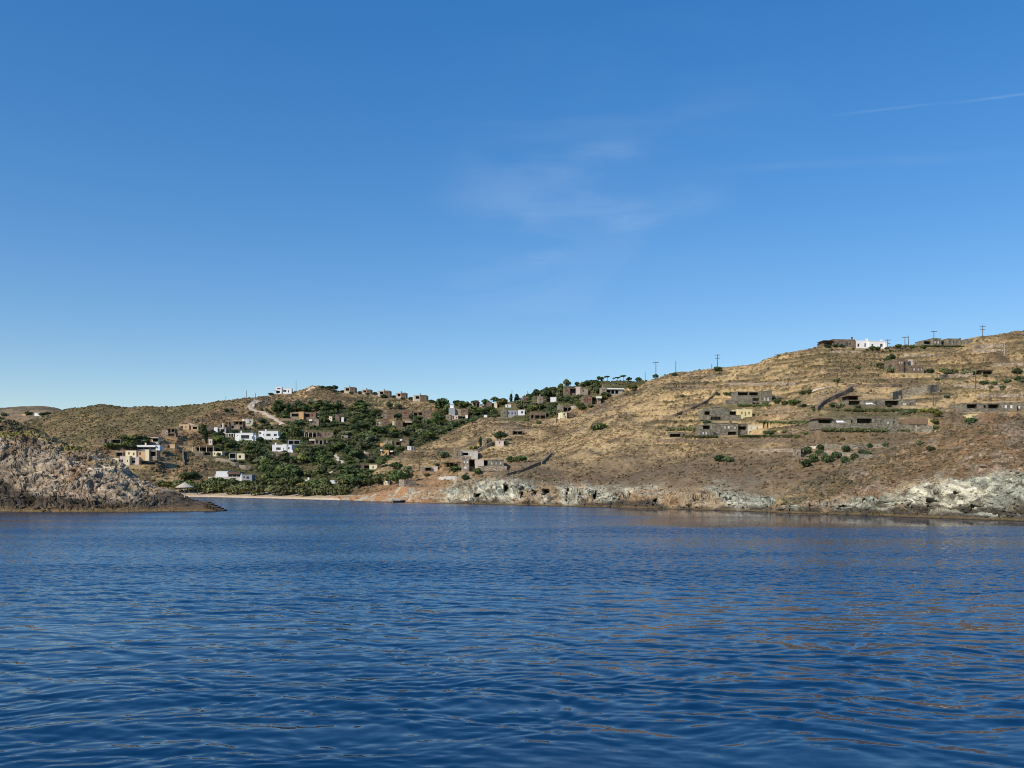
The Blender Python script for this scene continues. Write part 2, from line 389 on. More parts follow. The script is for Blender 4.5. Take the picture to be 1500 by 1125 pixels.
def ms_paint(Pn, N, T, PX):
    x, y, z = Pn[..., 0], Pn[..., 1], Pn[..., 2]
    wob = fbm2(x/9, y/9, 4, 25)
    cl = ss(2.3, 1.95, T+.16*wob)
    sp = scrub_paint(Pn, 48, .56, .33)
    # terrace risers: dry stone and rank growth; treads: bleached grass
    zf = (z+.6*fbm2(x/25, y/25, 2, 67))/2.6; ph = zf-np.floor(zf); tm = ss(880, 980, PX)*ss(2.45, 2.8, T)*ss(4.05, 3.9, T)*ss(-.3, .1, fbm2(x/40, y/40, 3, 66)+.15)
    ln = fbm2(x/12, np.floor(zf)*7.3, 2, 168)
    sp = mixc(sp, np.array([.095,.078,.038]), ss(.48, .58, ph)*ss(1., .86, ph)*tm*ss(-.5, -.05, ln)*.92)
    sp = mixc(sp, STRAW*1.05, ss(.5, .3, ph)*ss(.0, .1, ph)*tm*.45)
    # the gardens round the terraced houses are greener
    gz = HZ-(z-EYE)/y*F
    gard = np.exp(-((PX-1290)/75)**2-((gz-612)/17)**2)+.8*np.exp(-((PX-1070)/60)**2-((gz-606)/22)**2)+.7*np.exp(-((PX-1400)/60)**2-((gz-545)/9)**2)
    sp = mixc(sp, np.array([.10,.105,.04]), np.clip(gard, 0, 1)*ss(-.3, .3, fbm2(x/7, y/9, 4, 169))*.75)
    # strips of standing straw along the old terraces
    sp = mixc(sp, STRAW*1.12, ss(.05, .45, fbm2(x/30-y/24, y/9+x/60, 4, 69)+.2*wob)*.6*ss(2.3, 2.6, T))
    sp = mixc(sp, OLIVE, ss(.1, .4, fbm2(x/26, y/14, 4, 73))*.55*ss(1100, 1250, PX))
    sp = mixc(sp, (BROWN*.5+GREY*.35), ss(2.85, 2.4, T+.25*wob)*ss(680, 760, PX)*.7)
    sp = mixc(sp, STRAW*1.1, np.exp(-((PX-930-(625-(HZ-(z-EYE)/y*F))*1.9)/38)**2)*ss(-.35, .25, wob+.5*fbm2(x/3, y/5, 3, 171))*ss(3.0, 3.2, T)*.8)
    sp = mixc(sp, RUST*1.25, ss(760, 640, PX+60*wob)*.7*ss(3.3, 2.2, T))
    # turned earth of the terrace gardens
    sp = mixc(sp, DIRT*.72, np.exp(-((PX-1150)/30)**2-((HZ-(z-EYE)/y*F-603)/9)**2)*.8)
    sp = mixc(sp, DIRT*.75, np.exp(-((PX-1205)/26)**2-((HZ-(z-EYE)/y*F-586)/9)**2)*.8)
    sp = mixc(sp, DIRT*.72, np.exp(-((PX-1235)/45)**2-((HZ-(z-EYE)/y*F-664)/12)**2)*.7)
    earth = mixc(sp, RUST*1.35, .75*ss(-.4, .3, wob)) if False else sp
    ck = cliff_paint(Pn, 43, PX, .28*ss(640, 690, PX)*ss(800, 720, PX)+.1*ss(1080, 900, PX)-.03)
    beach = mixc(np.broadcast_to(RUST*1.35, Pn.shape), PALE*.75, ss(.0, .4, fbm3(x*.5, y*.5, z, 3, 77)))
    beach = mixc(beach, WET, ss(.14, .04, z))
    ck = mixc(beach, ck, ss(600, 660, PX))
    return mixc(sp, ck, cl)
build_mass('hillside', 445, 1960, 1.3,
    [lambda px: (seaY(ms_shore(px))-8, np.full_like(px, -3.)), ms(0, 0), ms_cliff,
     ms(lambda px: .52+0*px, lambda px: .50+.0*px), ms(1, 1), ms(lambda px: 1.25+0*px, .97), ms(2.0, lambda px: .55-.5*ss(1000, 800, px))],
    [4, 44, 120, 150, 14, 6], ms_disp, ms_paint, M_hill, smooth=False)

# ---------- the valley behind the beach
va_shore = curve([(80,727),(200,727.5),(290,728),(340,729),(430,731),(500,733),(540,734),(600,734.3),(700,734.6),(960,736)])
va_cr = curve([(80,662),(150,652),(200,641),(232,632),(254,626.5),(268,618),(291,611.5),(339,594),(358,587.5),(392,580),(404,577.5),(439,573.5),(450,570),(461,566.5),(480,568),(500,576),(535,577.5),(569,581.5),(604,585.5),(630,588),(657,592.5),(688,594),(716,593.5),(748,588.5),(778,582),(797,574),(814,569.5),(842,565.5),(862,561),(874,558.5),(928,557.8),(945,557),(990,556)])
va_crY = curve([(80,400),(160,425),(232,470),(291,520),(358,590),(440,650),(520,665),(600,660),(660,640),(720,600),(780,570),(850,560),(945,560),(990,560)])
def smooth_px(f, px, r):
    k = np.linspace(-1, 1, 17); w = (1-np.abs(k))+.05; w /= w.sum()
    return sum(wi*f(px+ki*r) for ki, wi in zip(k, w))
def va(fr, hz, r=0):
    def g(px):
        a = seaY(va_shore(px)); b = va_crY(px); zc = zpy(smooth_px(va_cr, px, r) if r else va_cr(px), b)
        return a+(b-a)*fr, np.where(zc > 0, zc*hz, zc)
    return g
def va_disp(Pn, N, T, PX):
    x, y, z = Pn[..., 0], Pn[..., 1], Pn[..., 2]
    up = ss(2.2, 2.8, T)*ss(6.3, 5.9, T)
    Q = Pn+N*((.5*np.abs(fbm2(x/2.4, y/3., 3, 84))+2.*fbm2(x/24, y/28, 3, 85))*up)[..., None]
    Q[..., 2] = Q[..., 2]+(terr(Q[..., 2]+.8*fbm2(x/30, y/30, 2, 87), 3., 1.)-Q[..., 2])*up*.45
    return Q
def va_paint(Pn, N, T, PX):
    x, y, z = Pn[..., 0], Pn[..., 1], Pn[..., 2]
    sp = scrub_paint(Pn, 88, .5, .4)
    wob = fbm2(x/14, y/18, 4, 89)
    sp = mixc(sp, RUST*1.25, ss(400, 330, PX+30*wob)*.45*ss(4.2, 4.8, T)); sp = mixc(sp, STRAW*.9, ss(-.1, .35, wob)*ss(330, 280, PX)*ss(4.8, 4., T)*.6)
    green = ss(2.1, 2.6, T)*ss(4.6, 4.0, T+.25*wob)*ss(285, 330, PX+30*wob)
    sp = mixc(sp, np.array([.07,.075,.03]), np.maximum(green, ss(620, 680, PX)*ss(2.4, 3, T))*.85)
    sand = mixc(np.broadcast_to(SAND*.8, Pn.shape), SAND*1.25, ss(.9, .2, z+.3*wob))
    sand = mixc(sand, WET*3, ss(.1, .0, z))
    return mixc(sand, sp, ss(2.0, 2.25, T+.1*wob))
build_mass('valley_slope', 80, 985, 1.3,
    [lambda px: (seaY(va_shore(px))-8, np.full_like(px, -2.)), va(0, 0), lambda px: (seaY(va_shore(px))+16, 1.5+0*px), va(.22, .10, 150), va(.6, .52, 120), va(.88, .85, 50), va(1, 1), va(1.2, .97), va(1.9, .3)],
    [4, 14, 40, 110, 80, 30, 10, 6], va_disp, va_paint, M_hill, smooth=False)

# ---------- olive hill behind, on the left, and the far ridge
bk_cr = curve([(-300,640),(-60,636),(10,626),(32,621.5),(60,613),(96,603),(120,600),(133,597),(151,594.3),(163,596),(180,597.5),(240,598.2),(282,595),(339,588.2),(392,581),(480,577),(560,590),(640,600)])
bk_crY = curve([(-300,800),(60,800),(200,780),(340,760),(480,760),(640,760)])
def bk(fr, hz, base=540.):
    def g(px):
        b = bk_crY(px); zc = zpy(bk_cr(px), b); return base+(b-base)*fr, zc*hz-(1-hz)*4.
    return g
def bk_disp(Pn, N, T, PX):
    x, y = Pn[..., 0], Pn[..., 1]
    up = ss(3.2, 2.95, T)
    return Pn+N*((.9*np.abs(fbm2(x/2.6, y/4, 3, 94))+2.*fbm2(x/35, y/35, 3, 95))*up)[..., None]
def bk_paint(Pn, N, T, PX):
    c = mixc(scrub_paint(Pn, 98, .36, .62, .95), np.array([.155,.125,.055]), np.full(T.shape, .45))
    low = ss(1.75, 1.25, T+.3*fbm2(Pn[..., 0]/25, Pn[..., 1]/40, 3, 96))
    return mixc(c, STRAW*.72, low*.6)
build_mass('back_hill', -260, 600, 1.6, [bk(0, 0), bk(.4, .36), bk(.7, .68), bk(1, 1), bk(1.2, .95), bk(1.8, .4)], [50, 70, 90, 8, 4], bk_disp, bk_paint, M_hill, smooth=False)
fr_cr = curve([(-600,590),(-200,592),(-60,600),(0,599),(25,597),(40,596),(60,596),(78,598),(93,602.5),(120,612),(200,630),(300,650)])
def fr_(fr, hz):
    def g(px):
        zc = zpy(fr_cr(px), 1500.); return 700+(1500-700)*fr+0*px, zc*hz
    return g
def fr_disp(Pn, N, T, PX):
    return Pn+N*((4*fbm2(Pn[..., 0]/70, Pn[..., 1]/90, 4, 104)+1.2*np.abs(fbm2(Pn[..., 0]/5, Pn[..., 1]/8, 2, 105)))*ss(2.2, 1.95, T))[..., None]
build_mass('far_ridge', -500, 300, 1.8, [fr_(0, 0), fr_(.6, .55), fr_(1, 1), fr_(1.3, .9), fr_(2, .2)], [40, 80, 6, 4], fr_disp,
    lambda Pn, N, T, PX: mixc(scrub_paint(Pn*np.array([.5, .5, 1]), 108, .38, .45, .95), GREY*.8, np.full(T.shape, .35)), M_hill, smooth=False)

# seabed far under everything, so the land reads as one coast from any side
g = np_mesh('seabed', [(-4000,-400,-9),(4000,-400,-9),(4000,6000,-9),(-4000,6000,-9)], [(0,1,2,3)], 4)
tag(link('seabed', g, simple('seabed silt', (.05,.06,.05))), kind='structure')

# ------------------------------------------------------------------ the sea
def wave_h(X, Y):
    """swell and wind ripples (metres); the finest ones live in the shader bump"""
    h = np.zeros_like(X); r = np.random.default_rng(5)
    wx = X+.8*vn2(X/3.1, Y/2.3, 201); wy = Y+.7*vn2(X/4.2+9, Y/2.6, 202)
    for lam, amp, n, spread in ((5.0, .008, 4, .35), (2.3, .0125, 6, .45), (1.25, .0088, 9, .5), (.7, .0050, 9, .6), (.42, .0019, 8, .8)):
        for i in range(n):
            th = math.pi/2+r.normal(0, spread)+.12; l = lam*(.75+.5*r.random()); k = 2*math.pi/l; ph = r.random()*6.28
            p = k*(wx*math.cos(th)+wy*math.sin(th))+ph
            h += amp/math.sqrt(n)*1.4*(np.sin(p)+.18*np.sin(2*p+.6))
    return 1.18*h*(.8+.6*fbm2(X/14, Y/7, 3, 203))
rows = np.concatenate([np.linspace(3600, 1340, 60), np.linspace(1330, 1140, 40), np.arange(1139, 722, -.85), [719,716,713,710,707.5,705.5]])
Yr = seaY(rows); cx_ = np.concatenate([np.arange(-5200, -700, 60), np.arange(-700, -100, 6), np.arange(-100, 1600, 2.4), np.arange(1600, 2300, 6), np.arange(2300, 6800, 60)])
Xs = (cx_[None, :]-CX)/F*Yr[:, None]; Ysq = np.repeat(Yr[:, None], len(cx_), 1)
res = np.gradient(-Yr)*-1
fade = ss(115, 40, Ysq)
Zw = wave_h(Xs, Ysq)*fade
me = np_mesh('sea', np.stack([Xs, Ysq, Zw], -1).reshape(-1, 3), grid_faces(*Xs.shape), 4, True)
M_sea, nt, b = newmat('sea water')
b.inputs['Roughness'].default_value = .03; b.inputs['IOR'].default_value = 1.333; b.inputs['Specular IOR Level'].default_value = .5
deep = mixn(nt, 'MIX', noise_out(nt, .03, 2), (.002,.025,.068), (.003,.032,.082)); nt.links.new(deep, b.inputs['Base Color'])
tc = nt.nodes.new('ShaderNodeTexCoord')
def wnoise(scale, stretch, detail):
    mp = nt.nodes.new('ShaderNodeMapping'); mp.inputs['Scale'].default_value = stretch; mp.inputs['Rotation'].default_value = (0, 0, .12)
    nt.links.new(tc.outputs['Object'], mp.inputs['Vector'])
    n = nnode(nt, 'ShaderNodeTexNoise', _Scale=scale, _Detail=detail, _Roughness=.55); nt.links.new(mp.outputs['Vector'], n.inputs['Vector']); return n.outputs['Fac']
SEA = dict(nt=nt, b=b, wnoise=wnoise, tc=tc)
# wind: how ruffled the surface is, in long bands; slick water under the right shore
pos = nt.nodes.new('ShaderNodeSeparateXYZ'); nt.links.new(tc.outputs['Object'], pos.inputs[0])
def math_(op, a, b2=None, c=None):
    n = nt.nodes.new('ShaderNodeMath'); n.operation = op
    for i, v in enumerate((a, b2, c)):
        if v is None: continue
        if hasattr(v, 'is_output'): nt.links.new(v, n.inputs[i])
        else: n.inputs[i].default_value = v
    return n.outputs[0]
def mrange(v, a, b2, c=0., d=1.):
    n = nt.nodes.new('ShaderNodeMapRange'); n.interpolation_type = 'SMOOTHSTEP'
    for i, q in enumerate((a, b2, c, d)): n.inputs[i+1].default_value = q
    nt.links.new(v, n.inputs[0]); return n.outputs[0]
ruff = mrange(wnoise(.035, (.45, 1.6, 1), 3), .35, .65, .55, 1.25)
near = mrange(pos.outputs['Y'], 28, 62, .26, 1.)
slick_line = math_('ADD', math_('MULTIPLY', pos.outputs['X'], -.05), math_('ADD', pos.outputs['Y'], math_('MULTIPLY', wnoise(.05, (.5, 1, 1), 2), 26)))
slick = math_('MULTIPLY', mrange(slick_line, 139, 146), mrange(pos.outputs['X'], 12, 34))
shelter = math_('SUBTRACT', 1., math_('MULTIPLY', slick, .8))
def slopes(scale, stretch, detail):
    mp = nt.nodes.new('ShaderNodeMapping'); mp.inputs['Scale'].default_value = stretch; mp.inputs['Rotation'].default_value = (0, 0, .12)
    nt.links.new(tc.outputs['Object'], mp.inputs['Vector'])
    n = nnode(nt, 'ShaderNodeTexNoise', _Scale=scale, _Detail=detail, _Roughness=.6); nt.links.new(mp.outputs['Vector'], n.inputs['Vector'])
    s = nt.nodes.new('ShaderNodeSeparateColor'); nt.links.new(n.outputs['Color'], s.inputs['Color'])
    return s.outputs[0], s.outputs[1]
sxa, sya = slopes(1.2, (.6, 1.5, 1), 4); sxb, syb = slopes(2.9, (.65, 1.2, 1), 3)
far_ = mrange(pos.outputs['Y'], 30, 75)
def blend(a, b2): return math_('ADD', a, math_('MULTIPLY', math_('SUBTRACT', b2, a), far_))
sx, sy = blend(sxa, sxb), blend(sya, syb)
amt = math_('MULTIPLY', math_('MULTIPLY', ruff, near), shelter)
cmb = nt.nodes.new('ShaderNodeCombineXYZ')
nt.links.new(math_('MULTIPLY', math_('SUBTRACT', sx, .5), math_('MULTIPLY', amt, .45)), cmb.inputs[0])
nt.links.new(math_('MULTIPLY', math_('SUBTRACT', sy, math_('ADD', .515, math_('MULTIPLY', far_, .085))), math_('MULTIPLY', amt, .9)), cmb.inputs[1])
geo = nt.nodes.new('ShaderNodeNewGeometry')
va_ = nt.nodes.new('ShaderNodeVectorMath'); va_.operation = 'ADD'; nt.links.new(geo.outputs['Normal'], va_.inputs[0]); nt.links.new(cmb.outputs[0], va_.inputs[1])
vn_ = nt.nodes.new('ShaderNodeVectorMath'); vn_.operation = 'NORMALIZE'; nt.links.new(va_.outputs[0], vn_.inputs[0]); nt.links.new(vn_.outputs[0], b.inputs['Normal'])
tag(link('sea', me, M_sea), kind='structure')
# ------------------------------------------------------------------ placing things on the ground
bpy.context.view_layer.update()
DG = bpy.context.evaluated_depsgraph_get()
LANDNAMES = set(LAND)
def hit(px, py, only=None):
    """the point of land seen at that place from the boat"""
    o = Vector((0, 0, EYE)); d = Vector(((px-CX)/F, 1, (HZ-py)/F)).normalized(); o2 = o.copy()
    for _ in range(12):
        ok, loc, nrm, idx, ob, mt = sc.ray_cast(DG, o2, d)
        if not ok: return None
        if ob.name in LANDNAMES and (only is None or ob.name in only): return loc
        o2 = loc+d*.05
    return None
def ground(px, py, only=None):
    for k in range(60):
        h = hit(px, py+k*.5, only)
        if h is not None: return h
    raise RuntimeError('no ground at %s %s' % (px, py))
def drop(x, y):
    ok, loc, nrm, idx, ob, mt = sc.ray_cast(DG, Vector((x, y, 200)), Vector((0, 0, -1)))
    return loc if ok and ob.name in LANDNAMES else None

MAT = dict(
 SG=stone('grey rubble stone', (.25,.215,.155)), SB=stone('brown rubble stone', (.225,.165,.11)), SR=stone('reddish rubble stone', (.24,.165,.115)), SP=stone('pale stone', (.36,.285,.205)),
 WH=simple('white limewash', (.80,.79,.76), .05, .5), CR=simple('cream yellow render', (.80,.69,.45), .06, .5), YL=simple('pale yellow render', (.82,.68,.35), .06, .5),
 TA=simple('warm tan render', (.60,.42,.25), .1, .5), PK=simple('pale pink render', (.66,.53,.44), .08, .5), GY=simple('grey render', (.34,.35,.36), .1, .5), OR=simple('orange ochre render', (.62,.37,.17), .1, .5),
 PW=simple('weathered white render', (.56,.52,.45), .12, .5),
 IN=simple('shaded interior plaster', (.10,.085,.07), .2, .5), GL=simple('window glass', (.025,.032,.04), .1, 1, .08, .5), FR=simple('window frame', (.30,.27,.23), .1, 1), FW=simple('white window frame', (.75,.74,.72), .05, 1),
 SH=simple('pale shutter', (.66,.64,.58), .06, 2), SD=simple('bright shutter', (.82,.80,.74), .04, 2), RD=simple('dark red woodwork', (.25,.055,.04), .15, 2), DW=simple('dark wood', (.07,.05,.035), .2, 2), GW=simple('grey green shutter', (.24,.25,.19), .1, 2),
 BR=simple('brown roof', (.17,.105,.075), .25, 1.2), TH=simple('thatched reed roof', (.26,.17,.11), .35, 2.5), WR=simple('white roof edge', (.80,.79,.75), .05, .5), RR=simple('dark red roof', (.22,.04,.045), .2, 1), GR=simple('grey concrete slab', (.33,.31,.28), .15, .7), PR=simple('pale sandy roof', (.55,.44,.33), .12, .8),
 WD=simple('weathered pole wood', (.13,.10,.075), .25, 3), MT=simple('grey galvanised metal', (.4,.4,.4), .1, 3, .5), PO=simple('pale wooden pole', (.50,.43,.36), .15, 3),
 PV=simple('pale stone paving', (.5,.43,.34), .15, 1), DR=simple('dusty track', (.56,.44,.32), .18, .5), DK=simple('dirt', (.33,.23,.14), .2, .5))
HOUSES = []
def wall_block(par, x0, x1, z0, z1, y0, d, mats, openings, top=False):
    """one masonry block; openings are real recesses cut in its front.  mats = [wall, interior]"""
    m = MB(); xs = sorted({x0, x1, *[v for o in openings for v in (o[1], o[2])]}); zs = sorted({z0, z1, *[v for o in openings for v in (o[3], o[4])]})
    ins = lambda x, z: any(o[1] < x < o[2] and o[3] < z < o[4] for o in openings)
    for i in range(len(xs)-1):
        for j in range(len(zs)-1):
            a, b2, c, e = xs[i], xs[i+1], zs[j], zs[j+1]
            if not ins((a+b2)/2, (c+e)/2): m.face([(a,y0,c),(b2,y0,c),(b2,y0,e),(a,y0,e)])
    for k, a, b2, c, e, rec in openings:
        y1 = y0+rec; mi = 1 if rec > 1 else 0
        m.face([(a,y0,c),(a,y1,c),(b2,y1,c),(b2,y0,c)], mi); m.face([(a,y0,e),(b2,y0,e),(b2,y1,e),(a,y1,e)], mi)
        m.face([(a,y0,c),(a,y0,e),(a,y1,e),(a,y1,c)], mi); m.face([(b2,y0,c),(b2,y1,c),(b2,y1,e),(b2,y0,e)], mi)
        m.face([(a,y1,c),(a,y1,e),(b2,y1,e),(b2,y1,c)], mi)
    y1 = y0+d
    m.face([(x0,y0,z0),(x0,y0,z1),(x0,y1,z1),(x0,y1,z0)]); m.face([(x1,y0,z0),(x1,y1,z0),(x1,y1,z1),(x1,y0,z1)])
    m.face([(x0,y1,z0),(x0,y1,z1),(x1,y1,z1),(x1,y1,z0)]); m.face([(x0,y0,z1),(x1,y0,z1),(x1,y1,z1),(x0,y1,z1)])
    return m.build('wall', mats, par)
def opening_part(par, o, y0):
    k, a, b2, c, e, rec = o; y = y0+rec; w = b2-a; h = e-c
    if k in ('win', 'wwin'):
        m = MB(); t = min(.09, w*.12); yf = y-.07
        m.face([(a,y-.02,c),(b2,y-.02,c),(b2,y-.02,e),(a,y-.02,e)], 1)
        for q in ((a,a+t,c,e),(b2-t,b2,c,e),(a+t,b2-t,c,c+t),(a+t,b2-t,e-t,e)): m.box(q[0],q[1],yf,y-.025,q[2],q[3])
        n = max(1, int(w/1.1))
        for i in range(1, n+1 if n > 1 else 2):
            xm = a+w*i/(n+1 if n > 1 else 2); m.box(xm-.03,xm+.03,yf,y-.025,c+t,e-t)
        m.build('window', [MAT['FW' if k == 'wwin' else 'FR'], MAT['GL']], par)
    elif k in ('shut', 'rshut', 'gshut', 'bshut'):
        m = MB(); g = w*.04; mid = (a+b2)/2
        for q in ((a,mid-g),(mid+g,b2)):
            m.box(q[0], q[1], y-.09, y-.02, c, e); m.box(q[0]+w*.07, q[1]-w*.07, y-.115, y-.09, c+h*.1, e-h*.1)
        m.build('shutter', MAT[{'shut':'SH','rshut':'RD','gshut':'GW','bshut':'SD'}[k]], par)
    elif k == 'door':
        m = MB(); m.box(a, b2, y-.08, y-.02, c, e); m.box(a+w*.15, b2-w*.15, y-.11, y-.08, c+h*.1, c+h*.45); m.box(a+w*.15, b2-w*.15, y-.11, y-.08, c+h*.55, e-h*.1); m.build('door', MAT['DW'], par)
QUEUE = []
def house(label, parts, short=None, **k):
    xs = [p[i] for p in parts for i in (1, 2) if p[0] in 'wtrp']; ys = [p[4] for p in parts if p[0] == 'w'] or [p[4] for p in parts]
    QUEUE.append((label, parts, short, k, ground((min(xs)+max(xs))/2, max(ys), k.get('only'))))
def build_houses():
    """level a pad into the slope under every house, then build the houses on their pads"""
    for label, parts, short, k, g in QUEUE:
        xs = [p[i] for p in parts for i in (1, 2) if p[0] in 'wtrp']; s = g.y/F; a = R(k.get('yaw', 0.)); hw = (max(xs)-min(xs))/2*s+.6
        fr = 3.2 if any(p[0] == 't' and len(p) > 7 and p[7] > 2 for p in parts) else 1.6
        for nm, Q in LAND.items():
            Pn = Q['P']; dx = Pn[..., 0]-g.x; dy = Pn[..., 1]-g.y; x = dx*math.cos(a)+dy*math.sin(a); y = -dx*math.sin(a)+dy*math.cos(a)
            near = np.abs(Pn[..., 2]-g.z) < 4.5
            w = ss(hw+3, hw, np.abs(x))*ss(-fr-2.6, -fr, y)*ss(7, 3, y)*near
            if w.max() > 0: Pn[..., 2] += (g.z-.06-Pn[..., 2])*w*np.where(Pn[..., 2] < g.z, 1., ss(3., 1.5, y)); Q['dirty'] = True
    for Q in LAND.values():
        if Q.get('dirty'): me = Q['obj'].data; me.vertices.foreach_set('co', Q['P'].astype(np.float32).ravel()); me.update()
    bpy.context.view_layer.update()
    global DG
    DG = bpy.context.evaluated_depsgraph_get()
    for label, parts, short, k, g in QUEUE: house_build(label, parts, short, g=g, **k)
def house_build(label, parts, short=None, base=None, yaw=0., cat='house', name='house', group=None, only=None, depth=6., found=1.6, Y=None, g=None):
    xs = [p[i] for p in parts for i in (1, 2) if p[0] in 'wtrp']; ys = [p[4] for p in parts if p[0] == 'w'] or [p[4] for p in parts]
    bx = base[0] if base else (min(xs)+max(xs))/2; by = base[1] if base else max(ys)
    s = g.y/F; root = empty(name, g, R(yaw)); tag(root, label, cat, group); cy = math.cos(R(yaw))
    X = lambda v: (v-bx)*s/cy; Z = lambda v: (by-v)*s
    for p in parts:
        k = p[0]
        if k == 'w':       # ('w', x0, x1, top, bottom, mat, y0, depth, openings, roofmat)
            _, x0, x1, yt, yb, mt = p[:6]; y0 = p[6] if len(p) > 6 else 0.; d = p[7] if len(p) > 7 and p[7] else depth
            ops = p[8] if len(p) > 8 and p[8] else []; rm = p[9] if len(p) > 9 else mt
            zt = Z(yt); cap = .2; z0 = Z(yb)-found; O = []
            for o in ops:
                a, b2 = max(X(o[1]), X(x0)+.12), min(X(o[2]), X(x1)-.12); c, e = max(Z(o[4]), z0+.1), min(Z(o[3]), zt-cap-.12)
                if b2-a < .2 or e-c < .2: continue
                rec = o[5] if len(o) > 5 else {'porch':min(2.6, d*.6)}.get(o[0], .22)
                O.append((o[0], a, b2, c, e, rec))
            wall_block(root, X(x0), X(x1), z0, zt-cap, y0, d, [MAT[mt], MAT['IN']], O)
            MB().box(X(x0)-.07, X(x1)+.07, y0-.07, y0+d+.07, zt-cap+.004, zt).build('roof', MAT[rm], root)
            for o in O: opening_part(root, o, y0)
        elif k == 't':     # terrace / garden wall
            _, x0, x1, yt, yb, mt = p[:6]; y0 = p[6] if len(p) > 6 else -1.5; d = p[7] if len(p) > 7 else .5
            MB().box(X(x0), X(x1), y0, y0+d, Z(yb)-min(found, .7), Z(yt)).build('terrace_wall', MAT[mt], root)
        elif k == 'r':     # roof slab / awning
            _, x0, x1, yt, yb, mt = p[:6]; y0 = p[6] if len(p) > 6 else -.5; d = p[7] if len(p) > 7 else depth
            MB().box(X(x0), X(x1), y0, y0+d, Z(yb), Z(yt)).build('roof', MAT[mt], root)
        elif k == 'p':     # pergola on posts: x0 x1 top bottom mat y0 depth n
            _, x0, x1, yt, yb, mt = p[:6]; y0 = p[6] if len(p) > 6 else -2.; d = p[7] if len(p) > 7 else 2.4; n = p[8] if len(p) > 8 else 3
            MB().box(X(x0)-.15, X(x1)+.15, y0-.2, y0+d, Z(yt)-.22, Z(yt)).build('pergola_roof', MAT[mt], root)
            for i in range(n):
                xx = X(x0)+.12+(X(x1)-X(x0)-.24)*i/max(1, n-1)
                MB().box(xx-.13, xx+.13, y0, y0+.26, Z(yb)-found*.7, Z(yt)-.225).build('post', MAT[p[9] if len(p) > 9 else 'PW'], root)
        elif k == 'c':     # chimney
            _, xc, w_, yt, yb, mt = p[:6]; y0 = p[6] if len(p) > 6 else 1.
            m = MB(); hw = max(.28, w_*s/2); m.box(X(xc)-hw, X(xc)+hw, y0, y0+2*hw, Z(yb)-.3, Z(yt)-.15); m.box(X(xc)-hw-.08, X(xc)+hw+.08, y0-.08, y0+2*hw+.08, Z(yt)-.15, Z(yt)); m.build('chimney', MAT[mt], root)
        elif k == 'g':     # gable roof: x0 x1 ridge eaves mat y0 depth
            _, x0, x1, yt, yb, mt = p[:6]; y0 = p[6]; d = p[7]; a, b2, c, e = X(x0)-.2, X(x1)+.2, Z(yb), Z(yt); mid = (a+b2)/2
            m = MB(); m.face([(a,y0-.2,c),(mid,y0-.2,e),(mid,y0+d,e),(a,y0+d,c)]); m.face([(mid,y0-.2,e),(b2,y0-.2,c),(b2,y0+d,c),(mid,y0+d,e)])
            m.face([(a,y0-.2,c),(b2,y0-.2,c),(mid,y0-.2,e)]); m.face([(a,y0+d,c),(mid,y0+d,e),(b2,y0+d,c)]); m.face([(a,y0-.2,c),(a,y0+d,c),(b2,y0+d,c),(b2,y0-.2,c)]); m.build('roof', MAT[mt], root)
    tops = [p[3] for p in parts]
    HOUSES.append(dict(root=root, short=short or label, x0=min(xs), x1=max(xs), y0=min(tops), y1=max(p[4] for p in parts), bx=bx, by=by, Y=g.y))
    return root
# ------------------------------------------------------------------ the houses
def W(*a): return ('win',)+a
def P_(*a): return ('porch',)+a
# --- right hillside
house('brown stone hilltop house with a dark corner porch, beside the long white house',
  [('w',1219,1253.5,497,508.5,'SB',0,8,[W(1226,1229.5,502,506),W(1239,1243,501.5,507.5),W(1245,1248,502,506)]),('w',1207,1219,500.5,508.5,'SB',1.2,6,[P_(1209,1218,502.5,507.5)]),('r',1204.5,1220,499,500.4,'DW',-.6,6),('c',1251,2,493,497,'SB')],
  'the brown hilltop house', yaw=6)
house('long white house with two chimneys standing on top of the right hill',
  [('w',1254,1272,498.8,508,'WH',0,7,[('door',1255.5,1258.5,503.5,508),W(1266,1268.3,503,508.2)]),('w',1272,1294.5,499.8,509.5,'WH',-1,8,[W(1275,1278,504.5,507.5),W(1288,1292,504,508.5)]),('w',1294.5,1297.5,501.5,511,'WH',-1.6,6),('c',1271.7,2.4,495.3,499,'WH'),('c',1293.7,2.2,496.6,500,'WH')],
  'the long white hilltop house', yaw=4)
house('long low grey stone house on the skyline between two utility poles',
  [('w',1351.5,1364,498.8,504.8,'SG',1,6,[P_(1353,1363,500.2,504.2)]),('w',1364,1378,496,505,'SG',0,8,[('shut',1367,1369.5,500,503.5),('shut',1372,1374.5,500,503.5)]),('w',1378,1387,497.8,504.5,'SG',1.8,6,[P_(1379,1386.5,499.2,503.8)]),
   ('w',1387,1407,496,505.6,'SG',-.6,8,[W(1389.8,1392.2,499.2,502.6),W(1395,1398,499,502.8),W(1400,1402.6,499,502.8)]),('w',1408,1417,498.2,506,'SG',2.5,5),('w',1417,1428,496.2,507.2,'SG',0,7,[W(1420,1422.5,501,504)]),('c',1415.4,1.5,492.6,498.4,'SG',3.)],
  'the long grey skyline house', yaw=9)
